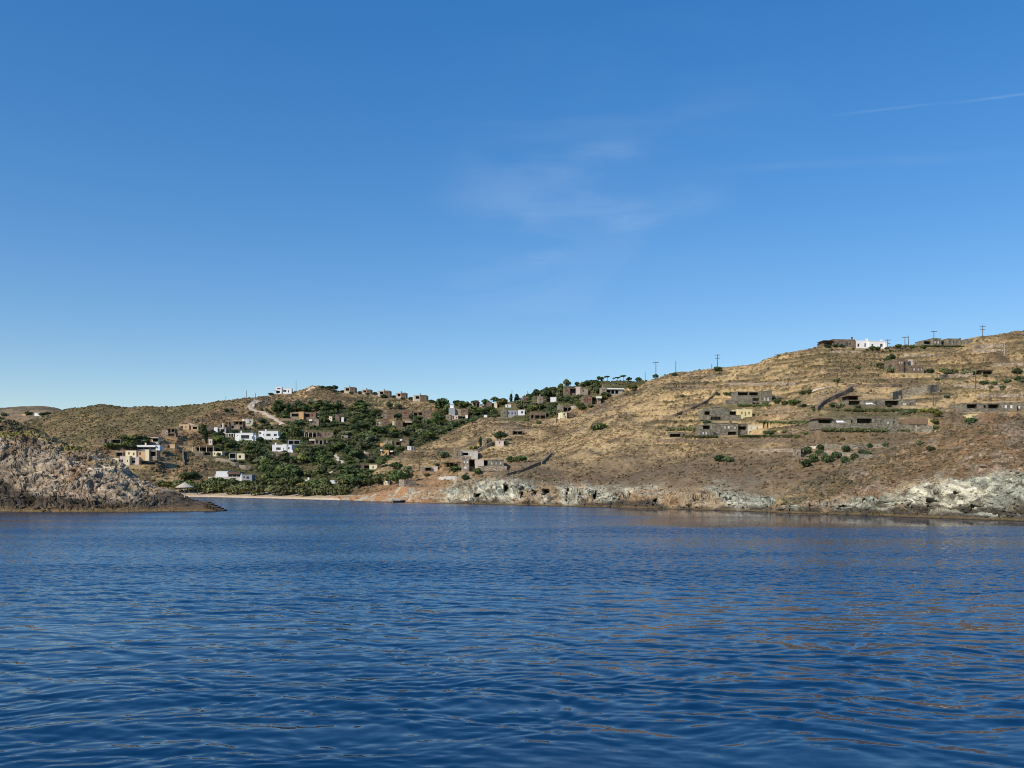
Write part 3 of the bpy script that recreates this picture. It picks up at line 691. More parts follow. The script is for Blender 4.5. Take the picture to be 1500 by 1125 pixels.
house('half built two storey brown stone house with pale upper walls, dark trees at its left',
  [('w',1312,1323,525.5,544,'SB',0,8,[('shut',1315.5,1317.5,529.5,533),('shut',1319,1321,529.5,533)]),('w',1323,1332,526,546.8,'SB',1.,7,[W(1325.5,1328,530,534),W(1325,1329,538.5,542.5)]),('w',1332,1343,525,535,'PK',2.2,5,[W(1336,1340.5,528,534)],'PR'),
   ('w',1332,1356,535,546.6,'SB',.3,7,[('shut',1339,1341.5,539,542.5),('shut',1346,1348.2,539,542.2),('shut',1351.5,1353.5,539,542)]),('w',1343,1350,528,535,'SP',1.6,4,[W(1345.5,1348,530,533.6)]),('c',1324,1.4,521,526,'SB',4)],
  'the half built brown house', yaw=10)
house('low stone shelter with a dark opening among bushes on the upper right slope',
  [('w',1438,1454.5,542.8,549,'SP',0,5,[P_(1440,1453,543.8,548.6)]),('r',1431,1455.5,541,542.7,'TH',-.8,6)],'the low stone shelter', yaw=5)
house('long grey stone house with bright shutters at the right edge of the photo',
  [('w',1409,1466,590.5,601.5,'SG',0.6,7,[P_(1417,1432,591.8,599),P_(1442,1445.6,593.5,598),P_(1449,1465,591.6,598)]),('w',1466,1488.5,589.4,602,'SG',-.6,8,[('bshut',1470,1473.8,593,598.2),('bshut',1478.4,1482.2,593,598.2)]),('w',1489,1520,588.6,602,'SG',.8,7,[W(1489.6,1491,592,598),('bshut',1494.6,1498.4,594,598.4)]),('t',1401,1470,599.6,604.5,'SG',-3)],
  'the long grey house at the right edge', yaw=3)
house('small pale yellow walled hut half hidden behind the rocky knoll',
  [('w',1421,1432.5,606.8,614.5,'YL',0,4,[('gshut',1423,1431,608.8,610.8)]),('w',1432.5,1452,606.9,612,'YL',.6,3)],'the pale yellow hut', cat='hut', name='hut', yaw=2, only={'hillside'})
house('grey stone house with stacked dark porches, highest of the three terraced villas',
  [('w',1081.5,1114.5,572.8,580,'SG',2.,6,[P_(1083,1098,574.2,578.6),P_(1100,1113.4,574.2,578.6)]),('w',1114.5,1131.2,572.4,588.5,'SG',0,8,[('shut',1119,1121.6,582,587),('shut',1124,1127,582,587)]),('w',1102.5,1114.5,580,593.5,'SG',1.,5,[P_(1103.6,1113.2,582.6,587),P_(1103.4,1113.4,589.8,592.8)]),
   ('w',1131.2,1168,579,588,'SG',1.5,6,[P_(1132.4,1140.4,581.6,586.8),P_(1143,1158,581.6,586.8),P_(1160,1167,582,586.6)],'PR'),('t',1062,1102,586.5,594,'SG',0.2,1.),('t',1114.6,1131,588.4,594.5,'SG',-.6,.6)],
  'the highest terraced villa', yaw=7)
house('grey stone house with a square pale yellow annexe, middle one of the three terraced villas',
  [('w',1042,1069,596.2,610.5,'SG',0,8,[('gshut',1046,1050,602,605.5),('gshut',1053.5,1056.8,602,605.5),('gshut',1060.4,1063.6,601,606.4)]),('w',1031.5,1042,600.6,608.2,'SG',1.4,5,[P_(1033,1041.2,602.4,607.6)]),('w',1069,1083,601,609,'SG',2.4,5,[P_(1072.6,1082.4,602.6,608)]),
   ('w',1083,1104,599,609.6,'YL',.4,6,[('gshut',1087,1089.6,602.8,606.6),('gshut',1092.6,1095,602.6,609),('gshut',1098,1100.6,602.8,606.6)],'CR'),('t',1054.5,1083,608.2,616,'SG',-1.6,1.),('w',1036,1054.4,608.6,616.5,'SG',-1.2,4,[P_(1038.4,1053.4,610.8,615.8)]),('c',1093,3,597.8,599,'YL'),('c',1049.5,1.6,593,596.4,'SG')],
  'the villa with the yellow annexe', yaw=8)
house('broad grey stone house with a long cream annexe, lowest of the three terraced villas',
  [('w',1042,1081.5,619.4,636.6,'SG',0,8,[W(1046,1047.6,624,626),W(1048.8,1050.2,624,626),('shut',1060,1062.8,624,628),('bshut',1065.4,1068.6,623.4,628),('shut',1075,1078,624.6,628),P_(1066,1078.4,632.6,637)]),('w',1029.5,1042,622,630,'SG',1.6,5,[P_(1031,1041.2,623.4,629)]),('w',1081.5,1096.6,620.6,637,'SG',.9,6,[P_(1082.4,1095.4,624.2,629.2)]),
   ('w',1020.5,1041.5,629.4,637.6,'SG',-1.8,4,[('bshut',1024.4,1026.8,633.4,637),('bshut',1028.8,1031.2,633.4,637)]),('w',1097,1132.4,621.4,631.2,'CR',1.2,6,[('shut',1102.6,1106,624.8,630),('gshut',1112,1114,625,629),('shut',1123.6,1127.4,625,630)]),('t',1100,1122,631,637.5,'SG',.6,1.),('c',1072,3,616.4,619.6,'SG')],
  'the villa with the cream annexe', yaw=8)
house('low stone garage with one wide dark opening, left end of the terraced villas',
  [('w',980,999.8,632.6,640.6,'SG',0,5,[P_(981.6,996.6,635.6,640)])],'the low stone garage', cat='garage', name='garage', yaw=-6)
house('long low stone house with a splayed porch and a curving stone wall at its left',
  [('w',1243,1262,585.5,594,'SG',1.2,6,[P_(1244.4,1261,586.8,593)]),('r',1241,1262.6,578.6,580,'TH',.2,6),('w',1245.4,1260.6,580.2,585.4,'DW',2.4,4,[P_(1247,1259,581,585.2)]),('w',1262,1286,586,595,'SG',.6,6,[P_(1283.6,1285.4,588,592.6)]),('w',1286,1343,585,595,'SG',0,7,[P_(1296.5,1317,587,593.6),('shut',1323.2,1328.6,590,594.2),('door',1333.6,1336,589.4,594)]),('c',1326.6,2,577.6,585.4,'SP',3.),('t',1240,1352,594.6,598,'SG',-2.6,2.5)],
  'the house with the upper loungers', yaw=4)
house('long low stone house with a brown thatched carport at its right end',
  [('w',1197,1217.5,613.6,620.6,'SG',.8,6,[P_(1199,1216.2,614.8,620)]),('r',1194,1217.6,611.8,613.4,'TH',-.4,6),('w',1217.5,1249.5,613.6,622,'SG',.3,6,[P_(1246.4,1248.8,614.6,621)]),('w',1249.5,1317,610.8,623,'SG',0,7,[P_(1254.6,1277,613,620.2),W(1281.2,1284.6,615.4,620.4),W(1289,1292.4,615.4,620.6),('shut',1299.4,1303,617,621.4),W(1309,1312.4,616.4,621.4)]),
   ('t',1202,1336,621.4,626,'SG',-2.6,2.5),('w',1336.4,1353,622.6,630.4,'SG',-2.6,6,[P_(1337.6,1352,623.4,630)]),('r',1325,1353.4,613.6,622.5,'TH',-2.9,5),('t',1353,1372,624.4,631,'SG',-2.6,1)],
  'the house with the thatched carport', yaw=4)
house('tiny roofless stone ruin at the foot of the orchard trees',
  [('w',1166.4,1173.4,658,669.4,'SP',0,3,[W(1168,1169.6,663,667)]),('w',1173.4,1178,655.2,666,'SP',.8,3,[P_(1174.2,1177.4,656.4,664)])],'the tiny stone ruin', cat='ruin', name='ruin')
# --- the spur in the middle
house('stone house with a tall chimney, a dark garden wall rising from its right end',
  [('w',664,676,660.4,673,'SP',0,5,[W(669,671.5,664,668)]),('w',676,700,660,670.5,'PW',.7,5,[P_(678,686,663,667),('bshut',688,690.4,663.4,668)]),('t',664,690,668.5,674,'SP',-1.6,.5),('c',665.8,2.4,652.6,661,'SP',.3)],'the house with the rising garden wall', yaw=6)
house('two part stone house joined by a pink wall, above the pale cliffs',
  [('w',677,687.4,671,690.6,'SP',0,6,[('bshut',679,681.6,674.4,678.4),('bshut',683,685.6,674.4,678.4),('bshut',679,683.4,682.8,686.4)]),('w',687.4,696,672.2,684,'SB',2.,5,[P_(688,695.4,673.6,683)]),('w',696,709,672.8,681,'PK',1.,5,None,'PR'),('w',709,715.4,673.4,682.4,'SB',2.,5,[P_(709.8,714.8,674.4,681.4)]),('w',715.4,738.4,673,682.4,'SG',.4,6,[('bshut',719.2,721.2,676.4,680.4),('bshut',725.6,727.4,676.6,680.4),('bshut',732,734,676.6,680.4)]),('t',700,742,682.6,686.5,'SP',-1.8,.5)],
  'the two part house with the pink wall', yaw=5)
house('open shaded pergola with a flat brown roof left of the two part stone house',[('w',653,664.6,678.4,684,'DW',1.6,3,[P_(654,664,679.2,683.6)]),('p',652,666,677,684,'BR',-1.2,4.4,3,'DW')],'the brown pergola', cat='pergola', name='pergola')
house('low stone hut with a wide dark doorway and pale side wall above the shore',
  [('w',615.6,632,684,690.4,'SP',0,4,[P_(623,631.4,684.8,689.6)],'GR'),('w',632,641,682.8,688,'PK',.8,3,None,'PR')],'the low hut above the shore', cat='hut', name='hut', yaw=4)
house('small house with a slender chimney and dark pergola in the middle of the spur',
  [('w',708,713,644.4,654,'SP',0,4),('w',713,726,646.4,653,'SB',1.4,4,[P_(714,725,648,652.6)]),('w',726,738,645,651.4,'PK',.6,4,[W(731,733,646.8,649.4)],'PR'),('c',710,2,639.4,645,'SP',.4)],'the house with the slender chimney', yaw=5)
house('small stone house with a square tower and dark veranda high on the spur',
  [('w',746,751,628,637,'SP',0,4),('w',751,766,630.6,636.4,'SB',.9,4,[P_(753,757.6,631.8,635.8),P_(758.6,765,631.8,635.8)],'GR'),('c',748.6,1.8,624.6,628.2,'SP',.4)],'the small tower on the spur', yaw=5)
house('square pinkish building with a dark side wall standing right above the shore',
  [('w',593,609.4,702.4,712.4,'SP',0,5,[W(596,597.6,705,708)]),('t',609.6,627,710.2,714,'SP',-.4,4.)],'the square shore building', cat='building', name='building', yaw=27, only={'hillside'})
house('small white hut with a cream lower half under the shoreside trees',
  [('w',562.4,567.4,700.4,706,'WH',.5,2.5),('w',562,568.6,706,710.6,'CR',0,3,[('shut',564,565.4,707.4,709.6)])],'the white hut under the trees', cat='hut', name='hut')
house('brown and cream house with one deep dark opening in the lower grove',
  [('w',526.4,541,680.6,687.4,'SB',.6,5,[P_(533,540.6,681.8,686.4)]),('w',541,552.4,680.4,686.6,'CR',0,5,[('door',545.6,547.4,682.8,686.4)],'PR'),('c',527.4,1.6,677.4,681,'SB')],'the brown and cream grove house')
house('small brown house with a pale gabled roof on the left of the grove track',[('w',530,540.4,664.4,670.4,'SR',0,4,[W(532,533.6,666,668.6)]),('g',530,540.4,661.8,664.3,'PR',0,4.),('c',533.4,1.,659.4,663,'SP')],'the gabled grove cottage', cat='cottage', name='cottage')
house('ochre house with two small white awnings deep in the trees',[('w',558,569.4,659,667.6,'OR',0,5,[W(560,562,662,665),('door',565.6,567.4,663,667.4)]),('w',569.4,578,660.6,666,'SR',1.,4,[P_(570.4,577,662.4,665.6)]),('r',557,560.4,658.6,660.4,'WR',-1.2,1.4),('r',571.4,575.6,660.2,662.2,'WR',-1.,2.)],'the ochre house', yaw=4)
house('stone house of two blocks with a white awning between them above the ochre house',[('w',562,574.6,645.4,653.4,'SP',0,5,[W(567,569,647.6,650)]),('w',574.6,586,646,652.6,'SB',1.,5,[P_(580,585.4,647.4,651.8)]),('w',587.6,599.6,643,652.4,'SB',-.4,6,[W(592,594.6,646.6,649.4)]),('r',586,589.6,643.6,645.6,'WR',-1.,1.4),('w',556.4,562,648.6,654,'OR',.8,4),('c',566.4,1.2,641.6,646,'SP'),('c',592,1.,640.4,643.4,'SB')],'the house of two linked blocks')
house('little white box house with a grey side at the edge of the dry spur',[('w',597,602.4,653.4,659.4,'WH',0,3.5,[W(599,600.2,655.4,657.4)]),('w',602.4,606,654,659,'GY',.6,3)],'the little white box house', yaw=8)
house('square brown stone tower house, left of the twin towers above the grove',[('w',566.6,576.6,601.6,613,'SR',0,6,[('rshut',570.4,572.8,604.6,607)]),('w',559,566.6,606.4,612.4,'SP',1.,5,[W(561.6,563.6,608.4,611)])],'the left twin tower', yaw=9)
house('square brown stone tower house with plain red shutters, right of the twin towers',[('w',589.4,599,600.6,614,'SR',0,6,[('rshut',592.4,595.6,603.6,606.2)])],'the right twin tower', yaw=8)
house('broad brown stone house with a long dark pergola at the top of the grove',[('w',619,632,600,610,'SB',0,6,[W(622,624,603,605.6),W(627,629,603,605.6)]),('w',605,619,603.4,609,'SB',1.6,4,[P_(606,611,604.4,608.6),P_(613,618,604,608)])],'the broad brown house', yaw=4)
house('reddish stone house with one red shutter and a pale left wing below the twin towers',[('w',560,569.4,614.4,624.4,'SR',0,6,[('rshut',563.4,565.6,618,620.6)]),('w',552,560,617,624,'SP',.8,5,[('bshut',555,557.4,617.8,620.4),P_(553,554.6,619.6,623.4)]),('t',574.6,579.6,617,622,'CR',-1.,.5)],'the pinkish house below the towers', yaw=10)
house('tall reddish stone house with a white awning over its dark porch',[('w',580,590,615.6,627,'SR',0,7,[('rshut',584,586,619,622)]),('w',590,604.4,617.6,624.4,'SB',1.4,5,[P_(591,596.6,619,624),P_(597.6,603.4,619.6,624)]),('r',593.6,602.4,616.4,619.2,'PR',-1.6,2.8)],'the reddish house with the awning', yaw=14)
# --- the row of villas on the left skyline
for (x0, x1, yt, yb, lab) in ((504,523.5,563.8,575,'leftmost and highest'),(530,546.5,567.4,577,'second from left'),(554,574.5,569.8,581.6,'middle'),(580,598,573,584,'fourth from left'),(606,628.5,576.4,588,'rightmost and lowest')):
    yt += 1.4; x0 += .8; x1 -= .8; w_ = x1-x0; h_ = yb-yt
    house('stone villa with a pale side wing, %s of the skyline row' % lab,
      [('w',x0+w_*.42,x0+w_*.86,yt+h_*.08,yb,'SB',0,7,[W(x0+w_*.6,x0+w_*.7,yt+h_*.3,yt+h_*.5)]),('w',x0,x0+w_*.42,yt+h_*.12,yb-h_*.1,'PK',.9,6,[P_(x0+w_*.12,x0+w_*.38,yt+h_*.24,yt+h_*.62)],'PR'),('w',x0+w_*.86,x1,yt+h_*.12,yb-h_*.15,'SP',1.2,5,None,'PR'),('c',x0+w_*.44,1.,yt-h_*.16,yt+h_*.1,'SB')],
      'the %s skyline villa' % lab, group='villas along the left skyline', yaw=14)
# --- the white houses on the left
house('white hilltop house with a dark lower terrace at the left end of the ridge',[('w',404,412.6,566.8,577,'WH',0,5,[W(406,411,568.6,570.4),P_(403.6,410,572.4,575.8)]),('w',412.6,426.6,568.6,575.8,'WH',.8,5,[W(414.6,419,570.8,574),W(421.4,423,571.4,574.8)]),('p',401.6,405,571.6,576.6,'WR',-.8,2.,2,'WH')],'the white ridge house', yaw=4)
house('two storey white house with four dark terrace windows and a rounded lower wall',[('w',343.6,350,634.4,642,'WH',1.,6,[W(347,348.4,637,638.6)]),('w',350,370.6,634,648,'WH',0,7,[('win',353.4,365,637.4,642.6,1.2),W(350.8,352.4,644,646.4)]),('w',370.6,374,637,646.4,'WH',.5,5),('w',368.2,370.8,638.4,646.6,'WH',-.25,1,[W(368.8,370.4,639.4,643)]),('c',352.6,1.6,630.8,634.6,'WH')],'the white house with terrace windows', yaw=3)
house('white house with three groups of dark windows, upper right of the white trio',[('w',378.6,385.6,631,638.6,'WH',1.2,6,[W(379.4,382.4,633,636)]),('w',385.6,407,631.2,643.8,'WH',0,7,[W(385.9,387.2,635.4,638),W(390.2,396.4,635.2,639),W(400.8,405.2,635.4,639),W(398,400,641.8,643.6),W(403.4,406.4,641.4,643.6)]),('w',407,408.8,638.6,643.6,'WH',-.4,4),('c',388.8,1.8,628.8,631.6,'WH')],'the white house with grouped windows', yaw=5)
house('white house with a bowed roofline and dark bush, lowest of the white trio',[('w',398.8,414.6,651.4,664.4,'WH',0,7,[('win',404.6,411.2,655.4,659.2),W(405.4,407,661,662.8),W(409.6,411,661,662.8)]),('w',414.6,420,650.6,665,'WH',-.4,7,[W(415.2,416.2,656,658.8)]),('w',420,427.2,651.6,665.4,'WH',0,7,[W(422,424.2,654.8,658.2)]),('w',427.2,429,659,665.4,'WH',-.3,5),('c',403.2,2,648.4,651.8,'WH')],'the bowed white house', yaw=2)
house('tall cream white house with a shaded grey right side above the white trio',[('w',358,370,613.6,624.4,'CR',0,7,[W(365.6,367,616.6,619)],'WR'),('w',361.6,365,614,616,'WH',-.2,1.)],'the tall cream white house', yaw=24)
house('brown stone house with open dark loggias left of the tall cream house',[('w',334,343,617.2,628.4,'SB',0,5,[P_(335.4,337.6,618.4,622),P_(339,342.4,623.6,627)]),('w',343,355.4,616.6,623.4,'SR',.6,5,[P_(344.6,349,617.6,621),P_(350,354.4,617.4,622)]),('t',343,352,623.2,627.6,'SP',-.6,.5)],'the brown house with loggias')
house('white house with two dark openings and a brown upper terrace',[('w',313.6,318.6,625.6,633,'WH',0,5,None),('w',318.6,330,626.6,634,'PW',.5,5,[P_(319.4,321.4,628,632.4),P_(322.6,328.6,628.6,632.6)]),('w',320.6,334,621,626.4,'SB',2.2,3,[P_(322,326.6,622,625.4),P_(328,331,622,625)]),('c',326.6,1,619.8,626,'WH',-.2)],'the white house with dark openings')
house('open white pergola frame beside the two storey white house',[('w',333,342,635.6,640,'DW',2.2,1.5,[P_(334,341,636.4,639.6)]),('p',331.6,343,634.8,641,'WR',-1.,3.,4,'WH'),('t',330,342,644.4,646,'WH',-1.6,.5)],'the white pergola', cat='pergola', name='pergola')
house('tan house under a low pale gabled roof on the orange slope',[('w',263,277,621.4,629.4,'TA',0,5,[W(264.4,268.4,624,628),W(271.6,273.2,624.4,627)]),('w',277,289.4,623.4,629,'TA',.7,5,[('rshut',277.6,279,623.8,628.6),P_(281.6,288,625,628.4)],'PR'),('g',267,288,619.6,623.3,'PR',.5,5.)],'the tan gabled house', yaw=3)
house('long low house under one dark pergola roof, left of the grove',[('w',285,314,655,662,'SB',1.4,4,[P_(287,293,656,661),P_(294.4,304,656,661.4),P_(305,312.6,656,661)]),('p',283.4,314,653,662,'BR',-1.4,4.6,4)],'the long pergola house')
house('low dark garage cut into a grey wall below the long pergola house',[('w',298,309,661.8,667.6,'SG',0,4,[P_(299,308.4,662.6,667)]),('t',286,298,660.6,668,'SG',-.2,.6)],'the dark garage in the wall', cat='garage', name='garage')
house('cream block with a round dark shrub in front, left of the small cream box',[('w',311.6,325.4,661,668.4,'CR',0,4,[W(313.6,315,663,666)])],'the cream block with the shrub')
house('small cream box house with one square window beside a dark garage',[('w',346.8,358,664.2,673,'CR',0,4.5,[W(349.4,353,667,671)]),('w',335.6,345.4,663.6,672,'GY',.5,4,[P_(336.6,344.6,664.6,671)]),('c',355.4,2.2,660.2,664.4,'SG')],'the small cream box house', yaw=5)
house('small pinkish white cube standing alone in the trees below the tan house',[('w',305.6,311,643,652,'PK',0,3.4,[W(307.6,309,646,648.6)],'WR')],'the pinkish white cube')
house('beach house with a white upper wall, brown roof and a row of dark windows',[('w',316,333.4,690,694.6,'WH',.3,6,None),('w',314,352,694.6,700,'PW',.5,5,[P_(316,323,695.2,698.2),P_(324.4,332,695.2,698.2),W(334.6,339,695.4,698.4),W(341,345,695.4,698.4),W(347,351,695.4,698.4)]),('r',333.6,352.4,691.6,694.5,'BR',-.6,6),('t',307,333,698.4,702.4,'PW',-2.,.5),('w',352.4,354.6,693.8,700,'WH',-.2,3),('w',354.8,370,695.4,705.4,'GY',-1.,5,[W(357.6,359.6,697.6,701),W(362,366,698,701.4)])],'the beach house')
house('low white wall building with a chimney among the beach trees, left of the pair',[('w',442,452.6,702.6,708,'WH',0,4,None),('w',454,463.6,703.6,708,'WH',.6,4,None),('c',451,2.2,699.4,703,'WH')],'the left low white beach building', cat='building', name='building')
house('low white wall building with a chimney at its right end among the beach trees',[('w',482,497,703.4,708,'WH',0,4,None),('c',495.6,2.4,700,703.8,'WH')],'the right low white beach building', cat='building', name='building')
# --- the cluster above the headland
house('cream house with projecting lit walls and shaded bays behind the headland',[('w',184,199.4,659.6,670,'CR',0,5,[W(188,190,662.4,666),W(195,197,663,667)],'PR'),('w',199.4,211,660.4,669.6,'TA',.7,5,[('rshut',203,205.4,662.4,666.4)],'PR'),('w',187.6,192.6,667.6,680.4,'CR',-2.4,4,[W(189,190.4,674,677)]),('w',192.6,204,669,679,'PK',-.8,4,[P_(194,199,671,678)]),('w',178.6,187.6,668,680,'PK',-2.,4,[W(181,183,673,677)]),
   ('w',213,218.4,658.4,669.8,'CR',-.6,5),('w',218.4,228.4,659.4,669,'SP',.6,5,[P_(219.4,226.6,661.4,668)]),('w',168,178,661.6,668.6,'SB',1.8,4,[P_(169,177,662.6,668)],'WR'),('t',159.8,178,671,679.6,'CR',-3.2,.6)],'the cream headland house', yaw=3)
house('flat white roofed house with a dark window band behind the cream house',[('w',200.6,228,655,660,'GY',.6,5,[W(202,209,655.6,658.4),W(211,218,655.6,658.4),W(220,227,655.6,658.4)]),('r',199.4,228,652,654.8,'WR',-.6,6),('w',228,233.6,651.6,660,'WH',0,5,[W(230,231.4,654.6,657)]),('c',212.2,2,648.6,652.2,'CR')],'the flat white roofed house', yaw=3)
house('small pavilion with a pale flat slab roof over a dark opening',[('w',221.6,231,641.8,647.6,'PW',.8,4,[P_(223,230.4,642.4,647)]),('r',220,232.4,640,641.7,'PR',-.4,5.)],'the pale slab pavilion', cat='pavilion', name='pavilion')
house('brown house with a dark doorway on a low terrace left of the cream block',[('w',236.6,245.4,650,657,'SB',0,4,[W(239,241,651.8,654.4),P_(245,246,651,656)]),('w',245.4,255.6,650.6,656.4,'TA',.5,4,[('door',246,248.2,651.6,656.2)]),('t',236,258,656.4,659,'SP',-1.2,.4)],'the brown terrace house')
house('grey stone house with a deep dark carport at the far left of the village',[('w',156.6,163,644,650,'SG',0,4,[W(158,160,645.6,648)]),('w',163,176.6,643,649.6,'SG',.6,4,[P_(164,175.6,644,649)])],'the grey carport house')
house('brown stone house with an open dark upper room at the head of the orange slope',[('w',237,246,629.4,637,'SP',0,4,None),('w',242,255,627.4,634,'SB',.8,4,[P_(243,249,628.4,632.6),P_(250.4,254.4,628.4,632.6)]),('w',246,258,634.4,640,'SB',-.4,3,[P_(247,256,635.4,638.6)])],'the brown open roomed house')
house('low brown stone house at the left end of the village, below the olive hill',[('w',136.4,153,642.6,651.6,'SB',0,4,[W(139,141,645,648),W(146,149,645.4,648)])],'the leftmost brown house')
# --- in the grove
house('long house with one sunlit orange wall between two dark porches',[('w',425,438.4,604.4,611,'SP',.8,5,[P_(427,437,605.8,610)],'PR'),('w',438.4,444.6,603.6,613.4,'OR',0,5,None,'PR'),('w',444.6,453.6,604.6,612.4,'SB',1.4,4,[P_(446,453,606,610.4)],'PR'),('w',453.6,462.6,603.6,615,'SR',-.2,6,[('rshut',456.4,458.6,606.4,610)])],'the orange walled house', yaw=3)
house('small stone house with a white awning below the orange walled house',[('w',457.6,466.8,614.2,623.6,'SP',0,5,[W(460.6,463,617.4,620.6)]),('r',453.4,457.8,614.6,616.8,'WR',-1.,2.4),('w',454,457.6,617,622.6,'SB',.8,3)],'the stone house with a white awning')
house('long dark veranda house under a brown roof in the middle of the grove',[('w',448,465,634.4,641,'SB',1.,4,[P_(449.4,454,635.4,640.4),P_(455.4,463.6,635.4,640.4)],'BR'),('w',465,488,632.6,640,'SR',.4,5,[W(469,471,635,638),W(476,478,634.6,638),W(481,484,635,638)]),('p',446.4,465.4,632.6,641,'BR',-1.6,2.8,4),('c',448.4,1.8,629.6,633.4,'SP')],'the long veranda house')
house('house with white posts, a brown roof and a cream slab terrace below the veranda house',[('w',462,480,645.4,651,'SR',.6,4,[P_(467,473,646.4,650.4)],'BR'),('p',462,480,644.4,651.4,'BR',-1.4,2.,4,'WH'),('r',453,462,643.2,645.6,'PR',-.8,4.),('w',454,461.6,645.8,650,'DW',.6,3)],'the white posted house')
house('grey garage with two dark openings sunk in the trees right of the bowed white house',[('w',421.6,439.4,645,651,'GY',0,4,[P_(423,430,645.8,650.4),P_(431,438.6,645.8,650.4)])],'the two bay grey garage', cat='garage', name='garage')
house('narrow reddish stone tower with a white right wing among cypresses',[('w',491,497.4,607,618,'SR',0,5,None),('w',497.4,500,610,617,'DW',.8,3),('w',500,503.4,611,616.6,'WH',.2,3)],'the narrow reddish tower', yaw=6)
house('slim cream gable peeping out left of the narrow reddish tower',[('w',482,486.4,610,617,'CR',0,4,[W(483.4,484.6,612,614)])],'the slim cream gable')
house('low pale stone outbuilding with a dark roof in the grove centre',[('w',500,509.6,637.6,643,'SP',0,4,[P_(501,503.4,639,642.4)]),('r',505,516,641.8,643.2,'DW',-1.,4.)],'the pale outbuilding', cat='outbuilding', name='outbuilding')
# --- top of the village, right half
house('grey stone house with a yellowish corner tower and slate grey front above the dry spur',[('w',735,742.4,600,612.6,'SG',-.3,6,[W(738,740,603.6,606.6)]),('w',742.4,758.4,600.6,609.6,'GY',.4,5,[W(744.6,746.4,603.6,607),W(749.4,751.4,603.6,607),W(754,756,603.6,607)]),('t',728,748,611.6,616,'SP',-2.2,.5),('c',737.6,1.4,595.6,600.4,'SP')],'the slate grey house', yaw=6)
house('small square white house with one window right of the slate grey house',[('w',760,768.6,600,608.6,'WH',0,4.5,[W(763.4,766.4,602.4,605.6)],'PR'),('t',756,768,611,615,'SP',-1.6,.5)],'the square white house', yaw=5)
house('brown stone house with a low white front on the upper village slope',[('w',748.8,756.6,587.6,597,'SB',0,5,None),('w',741.4,748.8,592,597,'WH',.6,4,[W(743,744.4,593.4,596)],'PR')],'the house with the low white front', yaw=6)
house('brown stone house with red shutters below a pole and beside a white gable',[('w',766.4,774.2,580,588.8,'SB',0,5,[('rshut',768.4,769.6,583,586.4),('rshut',771,772.4,583,586.4)]),('w',757.4,764.6,582.4,588.4,'SB',.8,4,[('bshut',760,763,583.6,587)]),('c',769,1,578,580.4,'SB')],'the house with red shutters', yaw=6)
house('slender yellowish stone tower with a flat pergola at its left',[('w',789,795.2,580.4,595,'SP',0,5,[W(791.4,793,584,586.6)]),('w',779,789,589.6,595.6,'SB',1.2,4,[P_(780,784,590.4,595),P_(785,788.4,590.4,595)],'GR'),('c',791.4,.9,577,580.8,'SP')],'the slender yellowish tower', yaw=8)
house('reddish house with a cream side wing half hidden by skyline trees',[('w',713.6,720.4,588.6,598,'SR',0,5,None),('w',720.4,724,590.4,597,'DW',1.,3),('w',724,728.4,590,595.6,'CR',.3,4),('c',714.4,1,585.4,589,'SR')],'the reddish skyline house', yaw=6)
house('dark red roofed pergola among the skyline trees',[('w',693.4,702,591.4,596,'SR',1.2,3,[P_(694.4,701.4,592,595.6)]),('p',692,703,589.4,596,'RR',-1.2,4,3),('w',703.6,709,592,597,'PK',.4,3)],'the dark red roofed pergola', cat='pergola', name='pergola')
house('brown walled terrace house with three dark openings below the yellowish tower',[('w',777,800,603,613.6,'SB',0,4,[P_(778,781.4,608,613),P_(784,790.4,608.4,613),P_(792,798.6,608.4,613)])],'the dark terrace house', yaw=4)
house('white and grey cube house above a pink wall in the upper village',[('w',657.6,666.4,597.4,608.6,'GY',0,4.5,None,'WR'),('w',653,661,608,616,'SP',-1.2,4,[W(655.6,657.4,610.4,613)]),('w',662.6,671,608.4,616.4,'PK',-.8,4,[('rshut',663,665,609,614),W(668,669.6,610.6,613)]),('w',659.4,664.6,592.4,595.2,'WH',4.,3)],'the white and grey cube house', yaw=5)
house('long brown wall house with two low towers behind the white and grey cube',[('w',667,676,599,606,'SP',0,4,None),('w',676,686,598.4,606.6,'SR',.3,5,[W(679,681,601,603.6)]),('w',682,685.6,608,613,'WH',-1.2,3)],'the long brown wall house')
house('small white box half buried in shrubs on the spur crest',[('w',709,713.4,607.8,611.4,'WH',0,3,None)],'the small white box', cat='shed', name='shed')
house('brown stone house with a dark porch and pale end wall under a round tree',[('w',826.6,835,567.6,579,'SB',0,5,[('rshut',829.6,831.4,570.6,574)]),('w',835,844.4,568,576,'SR',1.2,4,[P_(836,843.6,569.4,575.4)]),('w',844.4,850.4,566.6,576,'PK',.2,5,None,'WR'),('w',850.4,862,568.6,577,'SP',.6,4,[W(854,856,571,574)]),('c',828.8,1,563.8,568,'SB')],'the house with the pale lit end', yaw=6)
house('stone house with a pale roof slab over dark bays beside the dry crest',[('w',881,888.4,567.6,578.4,'SP',0,5,[W(884,885.6,570.4,573.4)]),('w',888.4,913,570.2,577.4,'GY',1.,5,[P_(889.4,895,571,576.6),P_(896,900.4,571,576.6),P_(902,906.4,571,576.6)],'WR'),('r',888,914,568.4,570.1,'WR',.2,5.),('c',883.4,1,564,568,'SP')],'the house with the pale roof slab', yaw=5)
house('reddish house with three red shutters and a white canopy right of a dark porch',[('w',854,867.4,580,592.6,'SR',0,6,[('rshut',856,858,584,587.4),('rshut',860,862,584,587.4),('rshut',864,866,584,587.4)]),('w',867.4,874.4,581.4,587.6,'DW',1.4,4,[P_(868,874,582,587)]),('r',874,881.4,580.6,583.4,'WR',-.4,4.),('w',875,880.6,583.6,587,'SP',.6,3),('c',866,1,576.6,580.4,'SR')],'the house with three red shutters', yaw=5)
